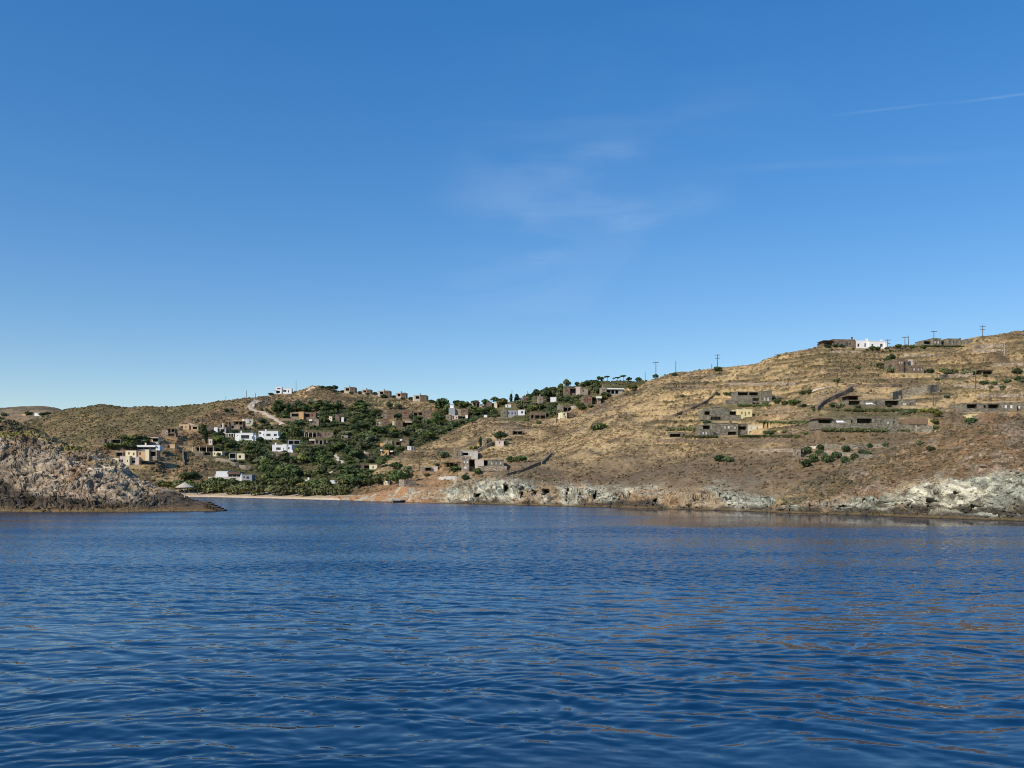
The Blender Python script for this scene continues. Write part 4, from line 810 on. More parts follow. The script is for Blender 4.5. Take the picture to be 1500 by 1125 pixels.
house('stone house with two dark bays and a pink white end wall above the cream cube',[('w',817.6,825.4,594,604,'SP',0,5,None),('w',825.4,837.6,595.4,602.6,'SB',1.2,4,[P_(826.4,831.6,597,602),P_(832.6,837,597,602)]),('w',837.6,844.4,594.4,603,'PK',.2,5,None,'WR'),('c',819.6,.9,590.6,594.4,'SP')],'the house with the pink end wall', yaw=5)
house('cream fronted cube house with a square window, lowest of the upper right houses',[('w',823.6,830.4,603.4,613.4,'CR',0,5,[W(825.4,828,605.6,608.6),W(827,829,610,612)],'SP'),('t',830.6,842,604.4,609,'SB',.6,3.)],'the cream fronted cube', yaw=18)
house('small white walled house with a dark left bay between two stone towers',[('w',806.4,815,581.6,589.4,'WH',0,4,None,'WR'),('w',800,806.4,583,589,'DW',.8,3,[P_(801,806,583.8,588.6)])],'the small white walled house')
# far ridge
house('small white house on the far left ridge, seen between two dark bushes',[('w',50.4,58,604.6,609.4,'WH',0,9,None)],'the far white house', depth=9, found=3, only={'far_ridge'})
house('pale low house at the extreme left on the far ridge',[('w',-3,10,605.6,609,'PK',0,9,None)],'the far pale house', depth=9, found=3, only={'far_ridge'})
house('tiny sandy coloured shed between the two far ridge houses',[('w',32,37.6,606.6,608.8,'TA',0,6,None)],'the far sandy shed', cat='shed', name='shed', found=3, only={'far_ridge'})
build_houses()
# ------------------------------------------------------------------ walls, tracks, poles
def trace(pts, n, only=None):
    out = []; L = [math.dist(pts[i], pts[i+1]) for i in range(len(pts)-1)]; T = sum(L)
    for k in range(n+1):
        d = T*k/n; i = 0
        while i < len(L)-1 and d > L[i]: d -= L[i]; i += 1
        t = min(1, d/L[i]); px = pts[i][0]+(pts[i+1][0]-pts[i][0])*t; py = pts[i][1]+(pts[i+1][1]-pts[i][1])*t
        h = hit(px, py, only)
        if h is not None and (not out or (h-out[-1]).length > .15): out.append(h)
    return out
def stone_wall(label, pts, h=1.3, w=.6, mat='SG', only=None, n=None):
    q = trace(pts, n or max(6, int(sum(math.dist(pts[i], pts[i+1]) for i in range(len(pts)-1))/2)), only)
    # smooth the line a little so that it runs like a built wall
    for _ in range(2): q = [q[0]]+[(q[i-1]+q[i]*2+q[i+1])/4 for i in range(1, len(q)-1)]+[q[-1]]
    V = []; F_ = []; rr = random.Random(len(label)); n = len(q); o = q[n//2].copy()
    for i, p in enumerate(q):
        d = (q[min(i+1, n-1)]-q[max(i-1, 0)]); d.z = 0; d.normalize(); s = Vector((-d.y, d.x, 0))*(w/2); hh = h*(.9+.2*rr.random())
        for v in (p-s-Vector((0,0,1.)), p+s-Vector((0,0,1.)), p+s*.85+Vector((0,0,hh)), p-s*.85+Vector((0,0,hh))): V.append(tuple(v-o))
    for i in range(n-1):
        a = i*4; b2 = a+4
        for j in range(4): F_.append((a+j, a+(j+1) % 4, b2+(j+1) % 4, b2+j))
    F_ += [(3,2,1,0), tuple((n-1)*4+j for j in range(4))]
    me = bpy.data.meshes.new('stone_wall'); me.from_pydata(V, [], F_); me.update()
    ob = link('stone_wall', me, MAT[mat]); ob.location = o; tag(ob, label, 'stone wall', kind='thing'); return ob
stone_wall('dark stone field wall climbing diagonally left of the middle terraced villa', [(981,613),(1010,602),(1035,590),(1050,576)], 1.0, .7, 'SB')
stone_wall('curving dark retaining wall below the splayed porch of the long stone house', [(1196,603),(1203,596),(1215,588),(1230,582),(1240,577),(1248,571)], 1.5, .9, 'SB')
stone_wall('broad grey stone wall sloping up behind the upper loungers house', [(1306,586),(1330,581),(1352,576),(1376,574)], 2.6, .9, 'SG')
stone_wall('stone garden wall rising from the chimney house up to a gate pier', [(683,670),(700,663),(716,655),(729,648.6)], 1.5, .6, 'SP')
stone_wall('dark broken stone wall slanting across the dry slope above the pale cliffs', [(733,699.5),(750,695),(766,690.6),(780,684),(792,679.6)], .8, .7, 'SB')
stone_wall('short stone wall continuing uphill past the slanting wall', [(793,680),(800,674),(808,666)], .9, .6)
stone_wall('brown retaining wall under the bowed white house', [(396,667),(410,668.4),(425,669),(437,669)], 2.2, .6, 'SB')
stone_wall('brown retaining wall below the orange walled house beside the dirt road end', [(411,617.6),(420,618.4),(432,619)], 2.2, .6, 'SB')
stone_wall('upper stepped retaining wall below the cream block with the shrub', [(316,676.4),(326,677.6),(337,678.4)], 2., .6, 'SP')
stone_wall('middle stepped retaining wall between the cream blocks and the beach house', [(338,682),(344,683),(350,683.6)], 2., .6, 'SP')
stone_wall('lowest stepped retaining wall just uphill of the beach house', [(350.6,686.6),(358,687.6),(367,688.6)], 2., .6, 'SP')
stone_wall('tan garden wall left of the white house with dark openings', [(299.6,629),(306,629.6),(313,630)], 2.4, .6, 'SP')
stone_wall('short upright wall end in the meadow left of the dark garage', [(268.4,662),(267.6,668),(268.6,676),(270,682)], 1.6, .7, 'SB')
stone_wall('low dark boundary wall running over the olive hill on the left', [(35,622),(48,615.6),(62,611)], 1.6, 1.2, 'SG')
stone_wall('low terrace wall under the pole at the right end of the skyline house', [(1424,509.4),(1445,509),(1469,508.6)], 1.2, .6, 'SP')
stone_wall('second low terrace wall below the right end of the skyline house', [(1424,515),(1445,515.6),(1470,515)], 1.1, .6, 'SP')
stone_wall('pale low wall in front of the two part house by the shore', [(644,702.4),(655,702),(668,701.6)], .9, .6, 'PW')
stone_wall('grey retaining wall below the thatched carport at the right', [(1300,634),(1325,632.4),(1350,631.6),(1366,632)], 1.6, .7)
stone_wall('terrace wall between the orchard trees on the right', [(1196,656),(1225,656.6),(1262,657),(1300,655)], 1., .6)
stone_wall('lower terrace wall through the middle of the orchard trees', [(1208,665),(1232,668),(1256,671),(1277,673)], 1.1, .6, 'SP')
stone_wall('terrace wall across the slope between the half built house and the shelter', [(1375,553.4),(1400,552),(1424,550.6)], 1.1, .6, 'SP')
stone_wall('long terrace wall under the olive bushes at upper right', [(1392,566.6),(1420,567.6),(1450,568.6),(1482,569)], 1., .6, 'SP')

stone_wall('long pale terrace wall across the slope above the highest terraced villa', [(1064,563.6),(1100,563.4),(1135,563.6),(1166,563)], .8, .6, 'SP')
stone_wall('terrace wall just below the long white hilltop house', [(1216,517),(1240,516.4),(1262,517)], .9, .6, 'SP')
stone_wall('terrace wall running right from the bushes of the half built house', [(1322,521.6),(1348,522),(1376,522)], .8, .6, 'SP')
stone_wall('brown terrace wall between the half built house and the sloping grey wall', [(1240,566),(1275,567),(1300,566.4),(1330,566.8)], .9, .6, 'SB')
stone_wall('long low terrace wall under the lowest terraced villa hedges', [(962,647),(1010,648),(1060,647.4),(1110,648),(1160,647.6)], .9, .6, 'SB')
stone_wall('pale short terrace wall left of the tiny stone ruin', [(1098,661.4),(1130,660.8),(1162,661)], .7, .6, 'SP')
stone_wall('upper terrace wall in the straw field left of the highest villa', [(985,571),(1015,569.6),(1045,568.6)], .7, .6, 'SB')
stone_wall('low terrace wall on the straw slope at the far right edge', [(1432,581),(1465,580.6),(1499,580.8)], .8, .6, 'SP')
stone_wall('terrace wall below the upper right olive bushes at the photo edge', [(1455,535),(1478,534.6),(1499,535)], .8, .6, 'SP')
def track(name, pts, w, n, mat, lift=.25):
    q = trace(pts, n)
    for _ in range(3): q = [q[0]]+[(q[i-1]+q[i]*2+q[i+1])/4 for i in range(1, len(q)-1)]+[q[-1]]
    V = []; F_ = []
    for i, p in enumerate(q):
        d = (q[min(i+1, len(q)-1)]-q[max(i-1, 0)]); d.z = 0; d.normalize(); s = Vector((-d.y, d.x, 0))
        for t in (-.5, -.17, .17, .5):
            v = p+s*w*t; g = drop(v.x, v.y); z = max(g.z if g else p.z, p.z-.5)+lift if abs(t) < .4 else (g.z if g else p.z)-.15
            V.append((v.x, v.y, max(z, p.z-.4)))
    for i in range(len(q)-1):
        for j in range(3): a = i*4+j; F_.append((a, a+1, a+5, a+4))
    me = bpy.data.meshes.new(name); me.from_pydata(V, [], F_); me.update(); tag(link(name, me, MAT[mat]), kind='structure')
track('dirt_road', [(381,587),(374,588),(368.6,592),(366.6,597),(369.6,600.4),(376,602)], 4.2, 24, 'DR')
track('dirt_road', [(374,602),(384,604),(392,608),(404,614),(414,622)], 4.6, 24, 'DR')
track('dirt_road', [(448,573),(454,570),(460,567)], 3.4, 10, 'DR')
track('dirt_road', [(491,667),(494,669.6),(497,673.6),(503.4,678.6)], 2.4, 12, 'PV')
track('dirt_road', [(478,694),(484,692),(491,690)], 2., 8, 'PV')
track('dirt_road', [(1189,573),(1200,569.6),(1213,567)], 2.4, 12, 'DR')
track('dirt_road', [(1345,576),(1360,572),(1370,570)], 2., 10, 'DR')
track('dirt_road', [(1180,655),(1200,655.6),(1216,652)], 2., 10, 'DR')

def utility_pole(label, px, top, base, arms=1, mat='WD', only=None, group='utility poles'):
    g = ground(px, base, only); s = g.y/F; h = (base-top)*s; root = empty('utility_pole', g); tag(root, label, 'utility pole', group)
    MB().bar((0,0,-.6), (0,0,h), .19, .13, 8).build('pole', MAT[mat], root)
    for i in range(arms):
        z = h-.35-i*1.5; w = 1.3-.25*i
        MB().box(-w, w, -.09, .09, z-.11, z+.11).build('crossarm', MAT[mat], root)
        for x in (-w*.88, 0 if i else w*.3, w*.88):
            MB().lathe([(.0,.0),(.09,.02),(.06,.12),(.1,.2),(.0,.34)], 8, (x, 0, z+.11)).build('insulator', MAT['MT'], root)
for q in (('thin plain pole at the left end of the village ridge',945,542.4,556.4,0),('pole with one crossarm rising behind a round tree on the village ridge',960.8,530,555,1),
          ('tall plain pole right of the round tree pole on the ridge',990,528.6,549.4,0),('thin plain pole just left of the domed skyline bush',1042.7,533,542.6,0),
          ('pole with two crossarms standing in the domed skyline bush',1051,519,542,2),('short lone pole with one crossarm on the rising skyline',1139,518.6,525.4,1),
          ('short pole with two crossarms right of the long white hilltop house',1300.4,497,510,2),('pole with one crossarm, left of a close pair on the hilltop',1325.6,493,509.4,1),
          ('plain pole, right of a close pair on the hilltop',1331,491.6,508.6,0),('pole with one crossarm behind the left part of the skyline house',1368,484.6,506,1),
          ('tallest pole with two crossarms at the right end of the skyline house',1439.5,476.8,498.6,2),('pale thin pole standing on the terraces at far right',1471,501,521,0),
          ('plain pole on the slope below the low stone shelter',1429,546,569.4,0),('thin pole on the straw slope beside the sloping grey wall',1367,576,594.4,0),
          ('leftmost thin pole on the left ridge',330.8,580,589.4,0),('tall plain pole on the left ridge above the dirt road bend',361,572,587,0),
          ('short thin pole on the left ridge above the start of the dirt road',374.3,576,584.6,0),('tall thin pole just right of the white ridge house',433.7,557.4,574.4,0),
          ('pole rising behind the tall skyline cypress',750,570,588.4,0),('thin pole beside the house with red shutters',772.4,571,583,0),
          ('wooden pole on the dry spur near the low hut',614,671,690,0),('thin pole on the dry spur below the dark terrace house',815,601,620,0)):
    utility_pole(*q, mat='PO' if 'pale' in q[0] else 'WD')

# ------------------------------------------------------------------ beach umbrella, steps, boat, loungers
g = ground(270.7, 728.6, {'headland'}); s = g.y/F
root = empty('beach_umbrella', g); tag(root, 'large pale straw beach umbrella on the tip of the rocky headland', 'beach umbrella')
H_ = (728.6-706.4)*s; rad = 12.8*s; rim = (728.6-713.6)*s
MB().bar((0,0,-.5), (0,0,H_-.15), .13, .1, 10).build('pole', MAT['PO'], root)
straw = simple('bleached straw', (.52,.44,.33), .3, 5)
mb = MB(); k = 40; prof = [(0,H_),(.12,H_-.03),(rad*.35,H_-(H_-rim)*.30),(rad*.7,H_-(H_-rim)*.68),(rad,rim+.02),(rad*.99,rim-.12),(rad*.97,rim-.10),(rad*.68,H_-(H_-rim)*.74),(.1,H_-.3)]
mb.lathe(prof, k); canopy = mb.build('canopy', straw, root)
for i in range(12):
    t = 2*math.pi*i/12; MB().bar((.1*math.cos(t),.1*math.sin(t),H_-.32), (rad*.95*math.cos(t),rad*.95*math.sin(t),rim-.1), .03, .02, 5).build('rib', MAT['WD'], root)
MB().lathe([(0,.25),(.06,.2),(.07,.08),(.12,.02),(.12,-.02),(0,-.02)], 10, (0,0,H_)).build('finial', MAT['WD'], root)
# concrete steps down into the water at the tip
g = P(312, 741, 200.2); s = g.y/F
root = empty('stone_steps', Vector((g.x, g.y, 0))); tag(root, 'flight of stone steps going down into the water at the headland tip', 'steps')
N_ = 6
for i in range(N_):
    x0 = (301+4.6*i-312)*s; x1 = (301+4.6*(i+1)+1.2-312)*s; z1 = EYE+(HZ-(735.2+2.2*i))/F*g.y
    MB().box(x0, x1, -1.2, 1.3, -1.2, z1-.1).build('riser', MAT['DW'], root)
    MB().box(x0-.08, x1+.05, -1.28, 1.36, z1-.098, z1).build('tread', simple('pale tread', (.16,.13,.09), .2, 1) if i == 0 else bpy.data.materials['pale tread'], root)
# the boat
by = 735.9; Yb = seaY(by); s = Yb/F
root = empty('motor_boat', (P(584.5, by, Yb).x, Yb, 0), R(14)); tag(root, 'small dark inflatable motor boat with a pale windscreen console moored by the rocks', 'boat')
dark = simple('dark hypalon tube', (.03,.032,.038), .1, 2, .5, .3); pale = simple('boat gelcoat', (.62,.6,.56), .05, 1, .3, .5)
Lb, Wb = 17*s/2, .85
m = MB(); ring = []
for i in range(15):
    t = i/14; x = -Lb+2*Lb*t; wdt = Wb*(1 if t < .55 else math.sqrt(max(0, 1-((t-.55)/.45)**2))); ring.append((x, wdt))
for sgn in (-1, 1):
    for i in range(14):
        zf = lambda t: .38+.22*max(0, t-.5)
        m.bar((ring[i][0], sgn*ring[i][1], zf(i/14)), (ring[i+1][0], sgn*ring[i+1][1], zf((i+1)/14)), .24, .24, 10)
m.build('tube', dark, root, True)
m = MB()
for i in range(14):
    a, b2 = ring[i], ring[i+1]
    m.face([(a[0],-a[1],.3),(b2[0],-b2[1],.3),(b2[0],b2[1],.3),(a[0],a[1],.3)]); m.face([(a[0],-a[1],.3),(a[0],0,-.3),(b2[0],0,-.25),(b2[0],-b2[1],.3)]); m.face([(a[0],a[1],.3),(b2[0],b2[1],.3),(b2[0],0,-.25),(a[0],0,-.3)])
m.build('hull', dark, root)
m = MB(); m.box(-.35,.35,-.35,.35,.305,1.15); m.box(-.25,.45,-.4,.4,1.15,1.22); con = m.build('console', pale, root)
m = MB(); m.face([(.42,-.38,1.22),(.42,.38,1.22),(.16,.32,1.65),(.16,-.32,1.65)]); m.build('windscreen', MAT['GL'], con)
m = MB(); m.box(-1.15,-.65,-.5,.5,.305,.75); m.box(-1.25,-1.15,-.5,.5,.75,1.15); m.build('seat', pale, root)
m = MB(); m.box(-Lb-.35,-Lb-.02,-.22,.22,.5,1.15); m.box(-Lb-.28,-Lb-.1,-.1,.1,-.5,.5); m.build('outboard_motor', MAT['GY'], root)
# sun loungers, three on each terrace
def lounger():
    root = empty('sun_lounger', (0,0,0))
    m = MB(); m.box(-.34,.34,-1.,.25,.3,.42); m.build('seat', MAT['WH'], root)
    m = MB(); m.face([(-.34,.26,.42),(.34,.26,.42),(.34,.85,.95),(-.34,.85,.95)]); m.face([(-.34,.26,.3),(-.34,.9,.86),(.34,.9,.86),(.34,.26,.3)]); m.face([(-.34,.85,.95),(.34,.85,.95),(.34,.9,.86),(-.34,.9,.86)]); m.face([(-.34,.26,.3),(-.34,.26,.42),(-.34,.85,.95),(-.34,.9,.86)]); m.face([(.34,.26,.3),(.34,.9,.86),(.34,.85,.95),(.34,.26,.42)]); m.build('backrest', MAT['WH'], root)
    for x in (-.28,.28):
        for y in (-.9,.15): MB().box(x-.03,x+.03,y-.03,y+.03,0,.298).build('leg', MAT['WH'], root)
    return root
def copy_tree(o, parent=None):
    c = o.copy(); col.objects.link(c)
    if parent is not None: c.parent = parent
    for ch in list(o.children): copy_tree(ch, c)
    return c
L0 = lounger(); first = True
def platform(h, px0, px1, py):
    r = h['root']; return r.matrix_basis
for short, pxs, py, grp in (('the house with the upper loungers', (1268.6,1272.2,1275.8), 594.6, 'upper'), ('the house with the thatched carport', (1225.6,1229.2,1232.8), 621.4, 'lower')):
    hh = [q for q in HOUSES if q['short'] == short][0]; rt = hh['root']; s = hh['Y']/F
    for i, px in enumerate(pxs):
        o = L0 if first else copy_tree(L0); first = False
        o.location = (rt.location.x+(px-hh['bx'])*s, hh['Y']-1.45, rt.location.z+(hh['by']-py)*s+.02); o.rotation_euler = (0, 0, R(8))
        tag(o, '%s white sun lounger of three on the %s stone terrace' % (('left', 'middle', 'right')[i], grp), 'sun lounger', 'white sun loungers on the terraces')

# ------------------------------------------------------------------ trees
def leafy(name, blobs, n, size, seed, core=.55):
    """leaf clumps spread through several sub-crowns; blobs = [(x,y,z,rx,rz)] -> mesh, height 1 unit = 1 m"""
    r = np.random.default_rng(seed); V = []; T = []
    vol = np.array([b2[3]**2*b2[4] for b2 in blobs])**.67; pr = vol/vol.sum(); idx = r.choice(len(blobs), n, p=pr)
    B = np.array(blobs)[idx]; d = r.normal(size=(n, 3)); d /= np.linalg.norm(d, axis=1)[:, None]; d[:, 2] = np.abs(d[:, 2])*np.where(r.random(n) < .75, 1, -1)
    rad = (core+(1.06-core)*r.random(n)**.55)[:, None]
    c = B[:, :3]+d*rad*np.stack([B[:, 3], B[:, 3], B[:, 4]], 1)
    nrm = d+r.normal(size=(n, 3))*.55; nrm /= np.linalg.norm(nrm, axis=1)[:, None]
    u = np.cross(nrm, r.normal(size=(n, 3))); u /= np.linalg.norm(u, axis=1)[:, None]; w2 = np.cross(nrm, u)
    sz = (size*(.6+.8*r.random(n)))[:, None]
    Q = np.stack([c-u*sz, c-w2*sz*.7, c+u*sz, c+w2*sz*.7+nrm*sz*.25], 1).reshape(-1, 3)
    tone = np.repeat((.78+.44*r.random(n))*(1+.25*np.array([hash((seed, int(i))) % 100/100-.5 for i in idx])), 4)
    return np_mesh(name, Q, np.arange(n*4).reshape(-1, 4), 4, False, np.repeat(tone[:, None], 3, 1))
def foliage(name, c):
    m, nt, b = newmat(name); b.inputs['Roughness'].default_value = .75; b.inputs['Specular IOR Level'].default_value = .15
    at = nnode(nt, 'ShaderNodeAttribute', attribute_name='tint'); oi = nt.nodes.new('ShaderNodeObjectInfo')
    n1 = ramp(nt, noise_out(nt, .7, 3), [(.3, .7), (.7, 1.35)])
    hs = nnode(nt, 'ShaderNodeHueSaturation', _Color=(*c, 1))
    for inp, a, b2, seed in (('Hue', .485, .52, 1), ('Value', .72, 1.6, 3.7)):
        mt = nt.nodes.new('ShaderNodeMath'); mt.operation = 'MULTIPLY'; mt.inputs[1].default_value = seed; nt.links.new(oi.outputs['Random'], mt.inputs[0])
        fr2 = nt.nodes.new('ShaderNodeMath'); fr2.operation = 'FRACT'; nt.links.new(mt.outputs[0], fr2.inputs[0])
        mr = nt.nodes.new('ShaderNodeMapRange'); mr.inputs[3].default_value = a; mr.inputs[4].default_value = b2; nt.links.new(fr2.outputs[0], mr.inputs[0]); nt.links.new(mr.outputs[0], hs.inputs[inp])
    c1 = mixn(nt, 'MULTIPLY', 1., hs.outputs['Color'], n1); c2 = mixn(nt, 'MULTIPLY', 1., c1, at.outputs['Color'])
    nt.links.new(c2, b.inputs['Base Color']); return m
FOL = dict(pine=foliage('pine needles', (.09,.114,.036)), olive=foliage('olive leaves', (.135,.145,.075)), tam=foliage('tamarisk foliage', (.125,.13,.05)), dark=foliage('dark evergreen leaves', (.055,.078,.031)),
           cyp=foliage('cypress foliage', (.028,.045,.02)), yel=foliage('yellow green leaves', (.16,.16,.04)), bush=foliage('shrub leaves', (.085,.095,.038)), flo=foliage('mauve blossom', (.20,.10,.13)))
bark = simple('bark', (.12,.09,.065), .3, 3); palebark = simple('pale bark', (.34,.29,.23), .2, 3)
def crown_blobs(kind, seed):
    r = random.Random(seed); B = []
    if kind == 'round':
        for i in range(9):
            a = r.random()*6.28; q = r.random()**.5*1.7; B.append((q*math.cos(a), q*math.sin(a), 1.9+1.9*(1-q/2.4)*r.uniform(.4,1.1), r.uniform(.9,1.6), r.uniform(.8,1.25)))
    elif kind == 'dome':
        for i in range(11):
            a = r.random()*6.28; q = r.random()**.5*1.9; B.append((q*math.cos(a), q*math.sin(a), 1.2+1.2*(1-q/2.6)*r.uniform(.5,1.1), r.uniform(.9,1.5), r.uniform(.7,1.1)))
        B.append((0,0,.8,2.1,.9))
    elif kind == 'parasol':
        for i in range(10):
            a = r.random()*6.28; q = r.random()**.5*2.1; B.append((q*math.cos(a), q*math.sin(a), 4.4+r.uniform(-.2,.35)-.12*q*q, r.uniform(.8,1.3), r.uniform(.45,.7)))
    elif kind == 'cypress':
        for i in range(9): B.append((r.uniform(-.08,.08), r.uniform(-.08,.08), .8+i*.72, .62*math.sin(math.pi*(i+1.6)/11)+.12, .75))
    elif kind == 'tall':
        for i in range(12):
            z = 2.4+4.2*i/11; q = 1.5*math.sin(math.pi*(i+2)/14)*r.random(); a = r.random()*6.28; B.append((q*math.cos(a), q*math.sin(a), z, r.uniform(.8,1.4), r.uniform(.6,1.)))
    return B
def trunk_mesh(kind, seed, blobs):
    r = random.Random(seed); m = MB(); top = max(b2[2] for b2 in blobs)
    if kind == 'dome':
        for b2 in blobs[:4]: m.bar((b2[0]*.1, b2[1]*.1, -.6), (b2[0]*.8, b2[1]*.8, b2[2]), .13, .05, 6)
        return m
    f = .42 if kind in ('round',) else (.8 if kind == 'parasol' else .6)
    p0 = Vector((0,0,-.8)); p1 = Vector((r.uniform(-.15,.15), r.uniform(-.15,.15), top*f*.5)); p2 = Vector((r.uniform(-.3,.3), r.uniform(-.3,.3), top*f))
    m.bar(p0, p1, .24, .18, 7); m.bar(p1, p2, .18, .13, 7)
    if kind != 'cypress':
        for b2 in random.Random(seed+1).sample(blobs, 5): m.bar(p2-Vector((0,0,r.random()*.5)), Vector(b2[:3]), .1, .03, 5)
    return m
TREE = {}
SIZE = dict(round=(5.6,4.9), dome=(5.4,3.4), parasol=(5.8,5.2), cypress=(1.5,7.4), tall=(4.2,7.6))   # width, height of the unit trees
for kind, nv, nl, sz in (('round',5,620,.42),('dome',4,560,.4),('parasol',3,520,.36),('cypress',2,460,.26),('tall',2,700,.4)):
    for v in range(nv):
        bl = crown_blobs(kind, 31*v+len(kind)); TREE[kind, v] = (leafy('crown', bl, nl, sz, 100+v*7+len(kind)), trunk_mesh(kind, v, bl))
TREE_MESH = {}
NV = dict(round=5, dome=4, parasol=3, cypress=2, tall=2); tn = [0]
TREES = []
NAMES = dict(round='tree', dome='bush', parasol='pine_tree', cypress='cypress_tree', tall='tree')
def tree(px, py, w, h, kind='round', fol='pine', label=None, cat=None, group=None, only=None):
    """w, h: crown width and full height as they measure in the photo at that distance"""
    g = hit(px, py, only) or ground(px, py, only)
    s = g.y/F; v = tn[0] % NV[kind]; tn[0] += 1; key = (kind, v, fol)
    W0, H0 = SIZE[kind]; root = empty(NAMES[kind], g, random.random()*6.28); root.scale = (w*s/W0*1.14, w*s/W0*1.14, h*s/H0*1.06)
    if key not in TREE_MESH:
        cm = TREE[kind, v][0].copy() if False else TREE[kind, v][0]
        a = bpy.data.objects.new('crown', cm if not cm.users else cm.copy()); a.data.materials.clear(); a.data.materials.append(FOL[fol]); col.objects.link(a); a.parent = root
        t = MB(); t.v, t.f, t.m = TREE[kind, v][1].v, TREE[kind, v][1].f, TREE[kind, v][1].m
        b2 = t.build('stem' if kind == 'dome' else 'trunk', palebark if fol == 'tam' else bark, root, True); TREE_MESH[key] = (a, b2)
    else:
        for o in TREE_MESH[key]: c = o.copy(); c.parent = root; col.objects.link(c)
    TREES.append(dict(root=root, px=px, py=py, w=w, h=h, kind=kind, fol=fol, Y=g.y, group=group)); tag(root, label, cat or {'dome':'bush'}.get(kind, 'tree'), group); return root
NAM = {('round','pine'):'dark green rounded tree',('round','dark'):'very dark round evergreen',('round','olive'):'greyish green olive tree',('round','yel'):'light yellow green round tree',('round','tam'):'feathery light green tree',
       ('dome','pine'):'low green bush',('dome','olive'):'grey green shrub',('dome','dark'):'low very dark bush',('dome','yel'):'yellowish green shrub',('dome','bush'):'dull green bush',('dome','tam'):'pale feathery bush',('dome','flo'):'mauve flowering bush',
       ('parasol','pine'):'flat topped umbrella pine',('parasol','dark'):'dark flat topped pine',('cypress','cyp'):'slim dark cypress',('tall','pine'):'tall ragged green tree',('tall','dark'):'tall very dark tree',('tall','olive'):'tall grey green tree',('tall','tam'):'tall feathery tree',('round','bush'):'dull green round tree'}
# orchard on the right
for i, (x, y, w_) in enumerate(((1183,664,12),(1202,659.6,10),(1200.6,667,10.5),(1191,677,14),(1180,684,13),(1211,678,15),(1225,671.6,12),(1239.6,662.6,12),(1239,679,12),(1252.6,674.4,12),(1263.6,668.6,12),(1271.6,670,11),(1273.4,656.6,8.6),(1296.6,655,8))):
    tree(x, y, w_, w_*.9, 'dome', 'dark', group='orchard trees on the right slope')
# upper right olives
for x, y, w_, k, f in ((1441,563.6,10,'dome','dark'),(1456.6,563.4,9,'dome','pine'),(1452.4,569,8,'dome','pine'),(1476,561,9.4,'dome','dark'),(1470,569,8,'dome','dark'),(1489.6,551,13,'round','dark'),(1493,557.6,11,'dome','dark'),(1499,561,10,'dome','olive'),
      (1362,546,11,'dome','dark'),(1382,545,11,'dome','pine'),(1392,549.6,15,'dome','olive'),(1399,545,9,'dome','yel'),(1414,546,10,'dome','bush'),(1424,549,12,'dome','olive'),(1444,552,7,'dome','bush'),(1414,549.6,12,'dome','olive'),
      (1296,541,12,'dome','olive'),(1300,534,12,'round','pine'),(1306,531,13,'round','dark'),(1309,541,12,'dome','bush'),(1290,538,12,'dome','bush'),(1316,545,7,'dome','pine'),(1303,545,13,'dome','olive'),
      (1372.6,557.4,6,'dome','dark'),(1420,567,5,'dome','bush'),(1387,583,9,'dome','olive'),(1375,612,11,'round','yel'),(1366,606,14,'dome','yel'),(1369,622,10,'round','yel'),(1352,605,12,'dome','yel'),(1338,606,12,'dome','pine'),(1326,607,10,'dome','olive'),(1370,629,10,'dome','pine'),
      (1423,621,16,'dome','dark'),(1346,652,12,'dome','olive'),(1362,660,11,'dome','bush'),(1180,637,8,'dome','pine'),(1165,642,7,'dome','yel'),(1255,629,6,'dome','dark'),(1300,633,7,'dome','bush'),
      (1211.4,509,8,'dome','dark'),(1223.6,508.6,7.4,'dome','dark'),(1233.4,509,8,'dome','dark'),(1250,512,5,'dome','bush'),(1278,512.6,10,'dome','pine'),(1286,513,9,'dome','dark'),(1270,513.4,5,'dome','bush'),(1298.6,512,6,'dome','dark'),(1305,515,5,'dome','bush'),(1316,510,10,'dome','pine'),(1326.6,509.6,8,'dome','olive'),(1338,511,9,'dome','bush'),(1352,511,9,'dome','pine'),(1257,540,6,'dome','bush'),(1225,560,9,'dome','bush'),
      (1139,591,12,'dome','pine'),(1150,593,11,'dome','dark'),(1162,593,14,'dome','pine'),(1171,597,8,'dome','olive'),(1121.6,593.4,8,'dome','pine'),(1072,579.6,10,'dome','dark'),(1064,579,8,'dome','dark'),(1176,579,11,'dome','dark'),(1186,577,10,'dome','pine'),(1169,591,8,'dome','dark'),(1178,596,8,'dome','dark'),(1192,598,7,'dome','olive'),
      (1129,637,10,'dome','dark'),(1122,636,9,'dome','dark'),(1134,634,8,'dome','pine'),(1150,634,8,'dome','olive'),(1052,633,8,'dome','olive'),(1098,634,6,'dome','pine'),(1036,622,11,'dome','dark'),(1056,676,16,'dome','dark'),(1066,676.6,14,'dome','bush'),(999,581,6,'dome','olive'),(1051.6,579,6,'dome','bush'),
      (878,629,17,'dome','pine'),(872,630,12,'dome','dark'),(884,627,10,'dome','pine'),(1302,596,7,'dome','dark'),(1220,596,11,'dome','olive'),(1231,597,12,'dome','olive'),(1256,597.6,9,'dome','bush'),(1193,602,7,'dome','pine')):
    tree(x, y, w_, w_*(.62 if k == 'dome' else .95), k, f, group='trees and bushes scattered on the right hillside')
